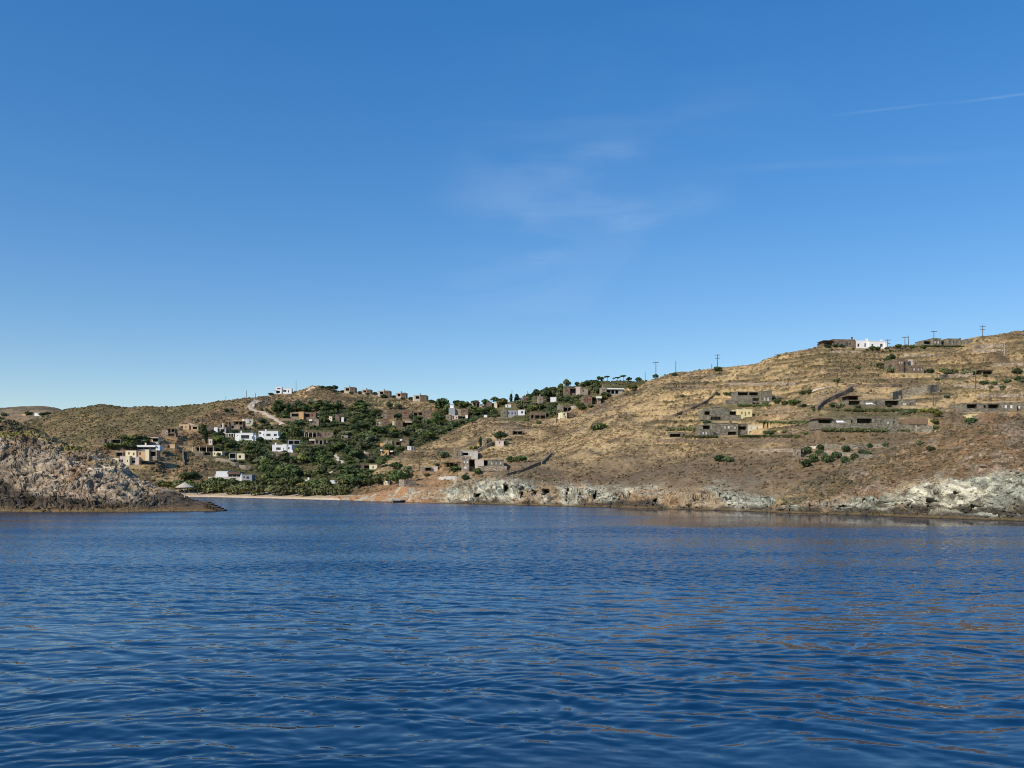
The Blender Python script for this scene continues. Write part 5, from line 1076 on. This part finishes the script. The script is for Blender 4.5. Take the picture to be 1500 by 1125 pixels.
# hedges in front of the terraced villas
def hedge(label, x0, x1, y0, y1, h=4.):
    g0 = ground((x0+x1)/2, (y0+y1)/2); bl = []; n = max(4, int((x1-x0)/4)); s = g0.y/F; r = random.Random(int(x0))
    for i in range(n+1):
        t = i/n; p = hit(x0+(x1-x0)*t, y0+(y1-y0)*t)
        if p is None: continue
        p = p-g0; bl.append((p.x, p.y, p.z+h*s*.25, 2.6*s+r.random()*.2, h*s*.5*r.uniform(.7,1.2)))
    me = leafy('hedge', bl, 90*len(bl), .26, int(x0)); ob = link('hedge', me, FOL['bush']); ob.location = g0; tag(ob, label, 'hedge')
hedge('clipped green hedge below the lowest villa, longer right hand run', 1084, 1170, 640, 640.4)
hedge('clipped green hedge below the lowest villa, left run beside the garage', 1002, 1048, 641, 640.6)
hedge('green hedge along the foot of the highest terraced villa', 1082, 1128, 594.6, 595)
hedge('thin green hedge crossing the slope between middle and lowest villas', 1110, 1180, 618, 621, 3)
hedge('low hedge left of the lowest villa above the stone garage', 978, 1022, 631, 629.6)
hedge('green planting along the terrace of the house with the thatched carport', 1206, 1330, 631.6, 632.4, 6)
hedge('green planting under the terrace of the upper loungers house', 1240, 1345, 602.2, 602.8, 5)
hedge('low green hedge in front of the long grey skyline house', 1352, 1410, 508, 508.4, 3)
hedge('green hedge left of the thatched carport house on the terrace edge', 1160, 1190, 619, 619.6, 3)
# skyline trees and notable single trees
for x, y, w_, h_, k, f, lab in ((876.6,558.6,9,7.4,'round','dark','leftmost round tree of the skyline pines'),(882,558.4,7,6.4,'round','dark','second round tree of the skyline pines'),(889.6,558,9.6,7.4,'parasol','dark','flat crowned pine leaning right on the skyline'),
      (899,557.6,4,5.6,'parasol','dark','smallest dark pine on the skyline'),(904.6,557.4,7,6.6,'parasol','dark','thin branched skyline pine left of a denser one'),(913,557.2,10,8.6,'parasol','dark','densest flat topped pine on the skyline'),(921.6,557,8,7.4,'round','dark','skyline tree with a sloping right side'),(935.4,557.6,8.6,7.4,'dome','dark','round skyline bush standing apart from the pines'),
      (960.6,555.6,8.4,9,'round','dark','round dark tree under the crossarm pole'),(988,550.8,8,5,'dome','dark','small dark bush at the foot of the tall plain pole'),(1051,543,13,6.4,'dome','dark','domed dark bush on the right skyline'),
      (748.6,590,4.4,13,'cypress','cyp','tall skyline cypress with the pole behind it'),(757,589.4,6.4,12,'cypress','cyp','broad skyline cypress right of the tall one'),(755,590,4,8,'cypress','cyp','short cypress between the two skyline cypresses'),
      (822,572,10,11,'round','pine','rounded green tree joined to the tallest dome on the village skyline'),(829.6,570,11,15,'round','bush','tallest dome shaped tree on the village skyline'),(845,566,8,7,'round','dark','small round tree right of the tallest dome tree'),(853,567,8,8,'round','pine','green tree beside the pale lit end house'),(860,565,10,9,'round','dark','dark skyline tree above the pale lit end house'),(866,563,9,7,'dome','dark','low dark skyline tree near the pines'),
      (785,585,13,15,'round','dark','large dark dome tree left of the yellowish tower'),(801,584,17,17,'round','dark','widest dark tree behind the yellowish tower'),(775,584,9,8,'dome','dark','low dark tree behind the red shutter house'),
      (648.6,604,18,24,'round','dark','big ragged dark tree at the right end of the villa row'),(642,602,12,14,'tall','dark','dark leaning tree left of the big ragged one'),(655,610,14,18,'round','pine','green tree below the big ragged dark tree'),
      (671,594,14,8.4,'dome','dark','low dark mound of trees on the skyline dip'),(684,596,12,8,'round','pine','green skyline tree left of the red roofed pergola'),(697,592.6,14,8,'dome','dark','dark tree crown over the red roofed pergola'),(711,593,11,9,'round','dark','rounded dark tree left of the reddish skyline house'),(725,592,12,11,'round','dark','dark tree behind the reddish skyline house'),(737,592,14,9,'round','dark','dark tree mass left of the tall cypress'),
      (569.6,599.4,10,12,'round','olive','greyish tree standing behind the twin towers'),(583,600,12,11,'round','olive','olive coloured tree between and behind the twin towers'),
      (733.6,646,19,15,'round','dark','large dark tree on the dry spur'),(704,655.6,4.4,16,'cypress','cyp','single cypress beside the slender chimney house'),(715,650,9,9,'dome','olive','olive bush left of the large dark spur tree'),(731,652,8,6,'dome','olive','grey shrub below the large dark spur tree'),(740.6,651,8,7,'dome','olive','pale shrub at the right of the large spur tree'),
      (579,688.4,19,12,'round','dark','dark oval tree alone on the lower spur'),(570.6,711.6,24,22,'round','tam','broad spreading tree left of the white shore hut'),(585,712,22,24,'round','pine','spreading tree between the white hut and the shore building'),(597,707,18,24,'tall','olive','tall grey tree behind the square shore building'),(554,711,22,20,'round','tam','yellowish spreading tree at the left of the shore group'),(540,714,18,16,'round','tam','lower spreading tree left end of the shore group'),(578,700,14,12,'round','tam','light tree behind the white shore hut'),
      (656,684,12,9,'dome','yel','yellowish shrub mound by the brown pergola'),(667,692,20,10,'dome','pine','green bush mass in front of the two part house'),(700,694,12,9,'dome','pine','green bush below the pink wall'),(682,703,11,8,'dome','dark','dark bush on the shore path'),(650,670,15,10,'dome','olive','olive bush left of the rising garden wall'),(763,676,20,9,'dome','pine','green thicket right of the two part house'),(749,677,13,9,'dome','pine','green bush at the right end of the two part house'),
      (695,660,13,8,'dome','yel','bright green bush under the garden wall'),(626,698,9,5,'dome','bush','grey bush below the low shore hut'),(640,683,8,5,'dome','pine','green bush right of the low shore hut'),(789,621,8,5,'dome','bush','dark bush below the dark terrace house'),(771,618,7,6,'dome','pine','green bush below the square white house'),
      (528,666,5,24,'tall','olive','thin bare trunked tree standing above the grove canopy'),(416.4,665.6,8,6.4,'dome','dark','round dark bush against the bowed white house'),(319.6,668.6,7,6,'dome','dark','round dark shrub before the cream block'),(361,649.6,8,5,'dome','dark','dark bush under the terrace windows'),
      (378,664,18,9,'dome','flo','mauve flowering bush left of the bowed white house'),(648,616,9,7,'dome','flo','mauve flowering bush left of the grey cube'),
      (192.6,658.6,14,10,'round','olive','pale spreading palm like tree behind the cream headland house'),
      (331,603,9,5,'dome','dark','dark bush on the orange slope'),(339.6,602,5,3.6,'dome','dark','small dark bush right of the orange slope bush'),(366,608,7,6,'round','dark','dark tree at the dirt road bend'),(384,602,5,4,'dome','dark','dark bush beside the dirt road'),(390,603,6,6,'round','dark','dark tree right of the dirt road'),(397,578,7,4,'dome','dark','bush left of the white ridge house'),
      (482,571,12,6,'dome','dark','low dark hedge like trees at the ridge summit'),(490,571,10,7,'dome','dark','dark domed tree at the ridge summit'),(472,569,9,4,'dome','dark','low dark bush near the ridge summit')):
    tree(x, y, w_, h_, k, f, lab)
for x, y, w_, lab in ((502,575,6,'bush at the left foot of the highest skyline villa'),(527,577,7,'bush between the highest and second skyline villas'),(550,579,8,'bush between the second and middle skyline villas'),(562,583,9,'bush in front of the middle skyline villa'),(577,583,7,'bush between the middle and fourth skyline villas'),(602,586,8,'bush between the fourth and lowest skyline villas'),(590,585.6,6,'bush in front of the fourth skyline villa'),(538,578.6,6,'bush in front of the second skyline villa'),(632,590,8,'bush right of the lowest skyline villa'),(514,577,6,'bush in front of the highest skyline villa')):
    tree(x, y, w_, w_*.62, 'dome', 'dark', 'dark '+lab)
for x, y in ((5,609.6),(42,608),(62,609.4),(70,608.4)): tree(x, y, 10, 5.4, 'dome', 'dark', 'low dark bush beside the far ridge houses, %s' % {5:'at the far left',42:'left of the white house',62:'right of the white house',70:'rightmost of the four'}[x], only={'far_ridge'})
for x, y, w_, h_, k, f, lab in ((583.4,613,9,9,'round','dark','dark tree standing between the twin towers'),(611,615,15,6,'dome','pine','green bushy mound below the broad brown house'),(572,627,12,5,'dome','pine','low green bush between the two reddish houses'),(603,629,12,7,'dome','pine','green bush below the white awning porch'),
      (312,708,17,9,'round','tam','feathery tree before the left end of the beach house'),(326,709,16,9,'round','tam','feathery tree before the white terrace of the beach house'),(341,709.6,16,8,'round','pine','green tree before the dark windows of the beach house'),(357,711,15,6,'dome','tam','feathery bush before the grey end of the beach house')):
    tree(x, y, w_, h_, k, f, lab, only={'valley_slope'})
# tamarisks along the beach
for i in range(17):
    x = 300+i*12.6+random.uniform(-2,2); tree(x, 723.2+random.uniform(-2.6,1.4)+.016*(x-300), random.uniform(17,28), random.uniform(13,20), random.choice(['dome','dome','round']), 'tam', '%s in the tamarisk row behind the beach' % (['leftmost tree','second tree from the left','third tree from the left','fourth tree from the left','fifth tree from the left','sixth tree from the left','seventh tree from the left','eighth tree from the left','middle tree','eighth tree from the right','seventh tree from the right','sixth tree from the right','fifth tree from the right','fourth tree from the right','third tree from the right','second tree from the right','rightmost tree'][i]), 'tree', 'tamarisks along the beach', only={'valley_slope'})
for x, y, w_, h_, f in ((262,722,26,22,'tam'),(277,722,24,20,'pine'),(289,724,20,18,'tam'),(247,717,18,12,'yel'),(236,714,16,10,'bush'),(282,700,18,10,'dark'),(270,704,18,12,'pine')):
    tree(x, y, w_, h_, 'round' if h_ > 11 else 'dome', f, group='trees behind the umbrella', only={'valley_slope'})

for i, x in enumerate((306,322,341,360,380,398,415,434,458,474,502,514)):
    tree(x, 716+random.uniform(-2,2), random.uniform(18,24), random.uniform(14,18), 'round', random.choice(['tam','pine','tam']), group='trees behind the tamarisk row', only={'valley_slope'})
# the grove: fill the green of the valley, leaving houses, tracks and clearings open
def inpoly(x, y, poly):
    c = False; j = len(poly)-1
    for i in range(len(poly)):
        (xi, yi), (xj, yj) = poly[i], poly[j]
        if (yi > y) != (yj > y) and x < (xj-xi)*(y-yi)/(yj-yi)+xi: c = not c
        j = i
    return c
GROVES = [[(284,636),(322,628),(340,634),(380,628),(392,602),(404,596),(470,594),(540,602),(600,608),(640,606),(700,600),(760,597),(812,598),(806,612),(752,612),(712,612),(690,622),(652,634),(604,658),(562,682),(540,700),(530,716),(506,722),(440,716),(400,706),(384,694),(376,684),(338,676),(330,668),(300,652)],
          [(640,590),(740,588),(870,566),(930,572),(900,580),(870,596),(800,612),(700,612),(650,606)],[(160,646),(236,640),(234,652),(200,656),(160,658)],[(384,696),(500,690),(520,706),(500,718),(390,712)],[(404,606),(430,600),(470,596),(500,600),(490,610),(440,606),(410,612)]]
CLEAR = [(455,688,22,7),(448,680,12,5),(497,672,6,8),(424,668,16,4),(400,616,14,9),(668,606,16,5),(627,613,9,4),(497,692,10,4)]
TRK = [(491,667),(494,669.6),(497,673.6),(503.4,678.6),(384,604),(392,608),(404,614),(414,622),(484,692)]
def blocked(x, y, w_, h_):
    for q in HOUSES:
        if y > q['y0']+1:          # nearer than, or level with, the house
            ox = min(x+w_/2, q['x1'])-max(x-w_/2, q['x0']); oy = min(y, q['y1'])-max(y-h_, q['y0'])
            if ox > w_*.18 and oy > 0 and (y > q['y1']-1.5 and oy > (q['y1']-q['y0'])*.32 or y <= q['y1']-1.5): return True
    for cx2, cy2, rx, ry in CLEAR:
        if ((x-cx2)/rx)**2+((y-h_*.3-cy2)/ry)**2 < 1: return True
    return any(abs(x-a) < w_*.5+1 and -1 < y-b2 < h_+1 for a, b2 in TRK)
rt_ = random.Random(42); made = 0; tries = 0; placed = [(t['px'], t['py'], t['w']) for t in TREES]
LIMIT = 290
while made < LIMIT and tries < 30000:
    tries += 1; gi = rt_.choices(range(len(GROVES)), [6, 2.2, .5, .7, .6])[0]; po = GROVES[gi]
    x = rt_.uniform(min(p[0] for p in po), max(p[0] for p in po)); y = rt_.uniform(min(p[1] for p in po), max(p[1] for p in po))
    if not inpoly(x, y, po): continue
    near_ = max(0, min(1, (y-590)/120)); w_ = (10.5+9*near_)*rt_.uniform(.75, 1.3)
    k = rt_.choices(['round','dome','parasol','tall','cypress'], [6, 2.6, 1.6, .7, .35])[0]; h_ = w_*{'round':.84,'dome':.55,'parasol':.8,'tall':1.3,'cypress':1.2}[k]
    if gi == 2: k = 'dome'; w_ *= .9; h_ = w_*.5
    if gi == 0 and x < 300: w_ *= .7; h_ *= .6
    if k == 'cypress': w_ *= .3
    if any(abs(x-a) < (w_+b2)*.2 and abs(y-c) < 2.3+near_*1.4 for a, c, b2 in placed): continue
    if blocked(x, y, w_, h_): continue
    p = hit(x, y)
    if p is None or p.y < 270: continue
    f = 'cyp' if k == 'cypress' else rt_.choices(['pine','dark','olive','yel','bush'], [5, 2.5, 2, 1, 1.4])[0]
    if (k, f) not in NAM: f = 'pine'
    tree(x, y, w_, h_, k, f, group='trees of the village grove'); placed.append((x, y, w_)); made += 1
print('trees', len(TREES), 'grove', made, 'tries', tries)
# labels for the trees that have none: look, then what they stand by
ORD = ['nearest', 'second nearest', 'third nearest', 'fourth nearest', 'fifth nearest', 'sixth nearest', 'seventh nearest', 'eighth nearest']
from collections import defaultdict
grp = defaultdict(list)
for t in TREES:
    if 'label' in t['root']: continue
    best = min(HOUSES, key=lambda q: (max(q['x0']-t['px'], 0, t['px']-q['x1'])**2+((max(q['y0']-t['py'], 0, t['py']-q['y1']))*1.6)**2, abs((q['x0']+q['x1'])/2-t['px'])))
    cx2 = (best['x0']+best['x1'])/2; dx = t['px']-cx2; dy = t['py']-best['y1']+1.5
    if dy > 1 and abs(dx) < (best['x1']-best['x0'])*.6+4: d = 'below'
    elif dy < -6 and abs(dx) < (best['x1']-best['x0'])*.6+4: d = 'above'
    else: d = 'left of' if dx < 0 else 'right of'
    ds = math.hypot(max(best['x0']-t['px'], 0, t['px']-best['x1']), max(best['y0']-t['py'], 0, t['py']-best['y1']))
    grp[NAM[t['kind'], t['fol']], d, best['short']].append((ds, abs(dx), t))
for (nm, d, short), L_ in grp.items():
    L_.sort(key=lambda q: q[:2])
    for i, (_, _, t) in enumerate(L_):
        w_ = '' if len(L_) == 1 else (', '+ORD[i]+' one,' if i < len(ORD) else ', far one,')
        t['root']['label'] = '%s%s %s %s' % (nm, w_, d, short); t['root']['category'] = 'bush' if t['kind'] == 'dome' else 'tree'

# ------------------------------------------------------------------ scrub and loose rock: uncountable
def dome_mesh(name, C3, rad, hgt, tint, seed, mat, nside=5, jit=.3):
    r = np.random.default_rng(seed); n = len(C3); a = np.arange(nside)/nside*2*math.pi
    ph = r.random(n)[:, None]*6.28+a[None, :]
    def ringv(f, z):
        rr = rad[:, None]*f*(1+jit*(r.random((n, nside))*2-1)); return np.stack([C3[:, 0:1]+rr*np.cos(ph), C3[:, 1:2]+rr*np.sin(ph), C3[:, 2:3]+hgt[:, None]*(z+jit*.5*(r.random((n, nside))-.5))], -1)
    R0 = ringv(.85, -.35); R1 = ringv(1., .45); top = C3[:, None, :]+np.stack([rad*.3*(r.random(n)-.5), rad*.3*(r.random(n)-.5), hgt*(1+.3*(r.random(n)-.5))], -1)[:, None, :]
    V = np.concatenate([R0, R1, top], 1); m = 2*nside+1; base = (np.arange(n)*m)[:, None, None]; i = np.arange(nside); j = (i+1) % nside
    f = np.concatenate([np.stack([i, j, nside+j], 1), np.stack([i, nside+j, nside+i], 1), np.stack([nside+i, nside+j, np.full(nside, 2*nside)], 1)])
    me = np_mesh(name, V.reshape(-1, 3), (base+f[None]).reshape(-1, 3), 3, False, np.repeat(tint[:, None, :], m, 1).reshape(-1, 3))
    return tag(link(name, me, mat), kind='stuff')
def scatter(mass, n, dens, seed):
    Q = LAND[mass]; r = np.random.default_rng(seed); Pn = Q['P']; A = np.linalg.norm(np.cross(Pn[1:, :-1]-Pn[:-1, :-1], Pn[:-1, 1:]-Pn[:-1, :-1]), axis=-1)
    wgt = A*dens(Pn, Q['T'], Q['PX'])[:-1, :-1]; wgt = wgt.ravel()/wgt.sum(); k = r.choice(len(wgt), n, p=wgt); i, j = np.unravel_index(k, A.shape)
    u, v = r.random(n)[:, None], r.random(n)[:, None]
    C3 = Pn[i, j]*(1-u)*(1-v)+Pn[i, j+1]*u*(1-v)+Pn[i+1, j]*(1-u)*v+Pn[i+1, j+1]*u*v
    px = CX+C3[:, 0]/C3[:, 1]*F; py = HZ-(C3[:, 2]-EYE)/C3[:, 1]*F; keep = np.ones(n, bool)
    for q in HOUSES: keep &= ~((px > q['x0']-1) & (px < q['x1']+1) & (py > q['y0']) & (py < q['y1']+2.5))
    for a, b2 in TRK+[(368,592),(366.6,597),(369.6,600.4),(376,602),(379,603),(388,606),(398,611),(409,618),(374,588),(454,570),(1200,569.6),(1352,574)]: keep &= ~((np.abs(px-a) < 5) & (np.abs(py-b2) < 3))
    return C3[keep], Q['C'][i, j][keep], r
M_scrub = tinted('scrub', 3., .75, 1.25, .3, .1)
def clump(C3, s, thr, k=9.): return fbm2(C3[:, 0]/k, C3[:, 1]/k, 3, s) > thr
SC = np.array([[.085,.075,.038],[.12,.095,.058],[.15,.125,.08],[.10,.10,.045],[.24,.175,.09],[.065,.058,.035]])
for mass, n, dens, rr, seed, pr in (('hillside', 46000, lambda p, T, X: ss(2.05, 2.25, T)*(T < 4.02), (.22,.7), 1, [.2,.3,.2,.1,.16,.04]), ('rocky_knoll', 15000, lambda p, T, X: ss(2.3, 2.7, T)*(T < 4.05), (.2,.55), 2, [.3,.3,.22,.08,.04,.06]),
                              ('valley_slope', 34000, lambda p, T, X: ss(2.2, 2.5, T)*(T < 6.02), (.35,.95), 3, [.34,.2,.14,.18,.08,.06]), ('back_hill', 26000, lambda p, T, X: ss(.6, 1.2, T)*(T < 3.02), (.4,1.1), 4, [.34,.2,.1,.26,.06,.04]), ('headland', 2600, lambda p, T, X: ss(3.4, 3.8, T)*ss(190, 100, X)*(T < 4.3), (.2,.6), 5, [.35,.2,.1,.25,.1,.0])):
    C3, lc, r = scatter(mass, n, dens, seed)
    keep = r.random(len(C3)) < np.where(clump(C3, 300+seed, .0), 1., .3); C3, lc = C3[keep], lc[keep]
    rad = (rr[0]+(rr[1]-rr[0])*r.random(len(C3))**2.2); c = SC[r.choice(6, len(C3), p=pr)]*.5+lc*.46
    dome_mesh('scrub', C3, rad, rad*(.75+.5*r.random(len(C3))), c*(.8+.4*r.random(len(C3)))[:, None], seed, M_scrub)
# undergrowth of the grove
C3, lc, r = scatter('valley_slope', 30000, lambda p, T, X: ss(2.3, 2.6, T)*ss(290, 330, X), 9)
px = CX+C3[:, 0]/C3[:, 1]*F; py = HZ-(C3[:, 2]-EYE)/C3[:, 1]*F
ing = np.array([any(inpoly(a, b2, po) for po in GROVES) and not any(((a-q[0])/q[2])**2+((b2-q[1])/q[3])**2 < 1 for q in CLEAR) for a, b2 in zip(px, py)]); C3 = C3[ing]
rad = .6+1.4*r.random(len(C3))**1.6
dome_mesh('undergrowth', C3, rad, rad*(.8+.4*r.random(len(C3))), np.array([.045,.055,.022])*(.6+1.*r.random(len(C3)))[:, None], 10, M_scrub, 6, .4)
# loose rock
M_boulder = tinted('boulder', 2.5, .7, 1.3, .5, .15)
for mass, n, dens, rr, seed in (('headland', 4200, lambda p, T, X: ss(.9, 1.2, T)*(T < 4.05)*ss(335, 300, X), (.12,.7), 21), ('rocky_knoll', 5200, lambda p, T, X: ss(.9, 1.2, T)*(T < 3.9)*(.35+ss(2.9, 2.0, T)), (.12,.6), 22), ('hillside', 5200, lambda p, T, X: (ss(.95, 1.1, T)*ss(2.35, 1.9, T)+.035*ss(2, 2.3, T))*(T < 4), (.14,.65), 23)):
    C3, lc, r = scatter(mass, n, dens, seed); rad = rr[0]+(rr[1]-rr[0])*r.random(len(C3))**3
    rad = np.where((CX+C3[:, 0]/C3[:, 1]*F > 225) & (C3[:, 0] < 0), np.minimum(rad, .32), rad)
    dome_mesh('loose_rock', C3, rad, rad*(.4+.6*r.random(len(C3))), lc*(.75+.5*r.random(len(C3)))[:, None]+.015, seed, M_boulder, 5, .45)
# ------------------------------------------------------------------ sky, sun, camera
SUN_AZ, SUN_EL = R(-136), R(36)     # low afternoon sun, behind the boat on the left
w = bpy.data.worlds.new('World'); sc.world = w; w.use_nodes = True
nt = w.node_tree; bg = nt.nodes['Background']
sky = nt.nodes.new('ShaderNodeTexSky'); sky.sky_type = 'NISHITA'; sky.sun_disc = False
sky.sun_elevation = SUN_EL; sky.sun_rotation = SUN_AZ; sky.air_density = 1.0; sky.dust_density = .3; sky.ozone_density = 3.0; sky.altitude = 0
bg.inputs['Strength'].default_value = .13
gam = nnode(nt, 'ShaderNodeGamma', _Gamma=.7); nt.links.new(sky.outputs['Color'], gam.inputs['Color'])
hsv = nnode(nt, 'ShaderNodeHueSaturation', _Hue=.51, _Saturation=1.64, _Value=1.73); nt.links.new(gam.outputs['Color'], hsv.inputs['Color'])
# thin cirrus, as a pattern over sky directions
tc = nt.nodes.new('ShaderNodeTexCoord')
def sky_noise(rot, scale, stretch, detail, dist=0.):
    mp = nt.nodes.new('ShaderNodeMapping'); mp.inputs['Rotation'].default_value = rot; mp.inputs['Scale'].default_value = stretch
    nt.links.new(tc.outputs['Generated'], mp.inputs['Vector'])
    n = nnode(nt, 'ShaderNodeTexNoise', _Scale=scale, _Detail=detail, _Roughness=.55, _Distortion=dist); nt.links.new(mp.outputs['Vector'], n.inputs['Vector']); return n.outputs['Fac']
def sm(op, a, b2):
    n = nt.nodes.new('ShaderNodeMath'); n.operation = op
    for i, v in enumerate((a, b2)):
        if hasattr(v, 'is_output'): nt.links.new(v, n.inputs[i])
        else: n.inputs[i].default_value = v
    return n.outputs[0]
def srange(v, a, b2):
    n = nt.nodes.new('ShaderNodeMapRange'); n.interpolation_type = 'SMOOTHSTEP'; n.inputs[1].default_value = a; n.inputs[2].default_value = b2
    nt.links.new(v, n.inputs[0]); return n.outputs[0]
def patch(px, py, r0, r1):
    d = Vector(((px-CX)/F, 1, (HZ-py)/F)).normalized()
    n = nt.nodes.new('ShaderNodeVectorMath'); n.operation = 'DISTANCE'; n.inputs[1].default_value = d
    nm = nt.nodes.new('ShaderNodeVectorMath'); nm.operation = 'NORMALIZE'; nt.links.new(tc.outputs['Generated'], nm.inputs[0]); nt.links.new(nm.outputs[0], n.inputs[0])
    return srange(n.outputs['Value'], r1, r0)
def streak(x0, y0, x1, y1, wid, fade=.25):
    """a contrail / mare's tail along the great circle between two directions"""
    a = Vector(((x0-CX)/F, 1, (HZ-y0)/F)).normalized(); b2 = Vector(((x1-CX)/F, 1, (HZ-y1)/F)).normalized()
    nrm = a.cross(b2).normalized(); mid = (a+b2).normalized(); half = (a-b2).length/2
    nm = nt.nodes.new('ShaderNodeVectorMath'); nm.operation = 'NORMALIZE'; nt.links.new(tc.outputs['Generated'], nm.inputs[0])
    dt = nt.nodes.new('ShaderNodeVectorMath'); dt.operation = 'DOT_PRODUCT'; dt.inputs[1].default_value = nrm; nt.links.new(nm.outputs[0], dt.inputs[0])
    wob = sm('MULTIPLY', sm('SUBTRACT', sky_noise((0, 0, 0), 9, (1, 1, 1), 3), .5), wid*2.5)
    off = sm('ABSOLUTE', sm('ADD', dt.outputs['Value'], wob), 0)
    di = nt.nodes.new('ShaderNodeVectorMath'); di.operation = 'DISTANCE'; di.inputs[1].default_value = mid; nt.links.new(nm.outputs[0], di.inputs[0])
    return sm('MULTIPLY', srange(off, wid, 0.), srange(di.outputs['Value'], half, half*fade))
wisp = srange(sky_noise((0, R(-14), 0), 3.2, (1.0, 1.0, 4.5), 7, .9), .42, .78)
veil = sm('ADD', patch(900, 290, .02, .26), patch(760, 400, .0, .12))
fac = sm('MULTIPLY', sm('MULTIPLY', wisp, veil), .07)
fibre = sm('ADD', .3, srange(sky_noise((0, R(10), R(8)), 5.5, (1.0, 1.0, 7.), 9, .6), .36, .7))
for s_, k in ((streak(1205, 171, 1408, 147, .002), .07), (streak(1366, 154, 1640, 120, .002), .11), (streak(960, 250, 1560, 222, .008), .045),
              (streak(630, 412, 900, 370, .018), .12), (streak(760, 262, 990, 198, .028), .08), (streak(860, 338, 1100, 278, .034), .12), (streak(600, 250, 1000, 336, .05), .10)):
    fac = sm('ADD', fac, sm('MULTIPLY', sm('MULTIPLY', s_, fibre), k*1.0))
nt.links.new(mixn(nt, 'MIX', fac, hsv.outputs['Color'], (4.6, 5.7, 6.8)), bg.inputs['Color'])

L = bpy.data.lights.new('sun', 'SUN'); L.energy = 4.0; L.angle = R(.55); L.color = (1., .93, .82)
so = bpy.data.objects.new('sun', L); col.objects.link(so)
sd = Vector((math.sin(SUN_AZ)*math.cos(SUN_EL), math.cos(SUN_AZ)*math.cos(SUN_EL), math.sin(SUN_EL)))
so.rotation_euler = sd.to_track_quat('Z', 'Y').to_euler(); so.location = sd*300

cam = bpy.data.cameras.new('camera'); co = bpy.data.objects.new('camera', cam); col.objects.link(co)
co.location = (0, 0, EYE); co.rotation_euler = (R(90), 0, 0)
cam.sensor_width = 36; cam.lens = 36*F/1500; cam.shift_y = (HZ-562.5)/1500; cam.clip_end = 9000; cam.clip_start = .1
sc.camera = co
sc.view_settings.view_transform = 'Standard'; sc.view_settings.look = 'None'; sc.view_settings.exposure = 0; sc.view_settings.gamma = 1
sc.cycles.use_denoising = True; sc.cycles.pixel_filter_type = 'BLACKMAN_HARRIS'; sc.cycles.filter_width = 1.0; sc.cycles.max_bounces = 6; sc.cycles.diffuse_bounces = 2; sc.cycles.glossy_bounces = 3
sc.cycles.transparent_max_bounces = 6; sc.cycles.caustics_reflective = False; sc.cycles.caustics_refractive = False
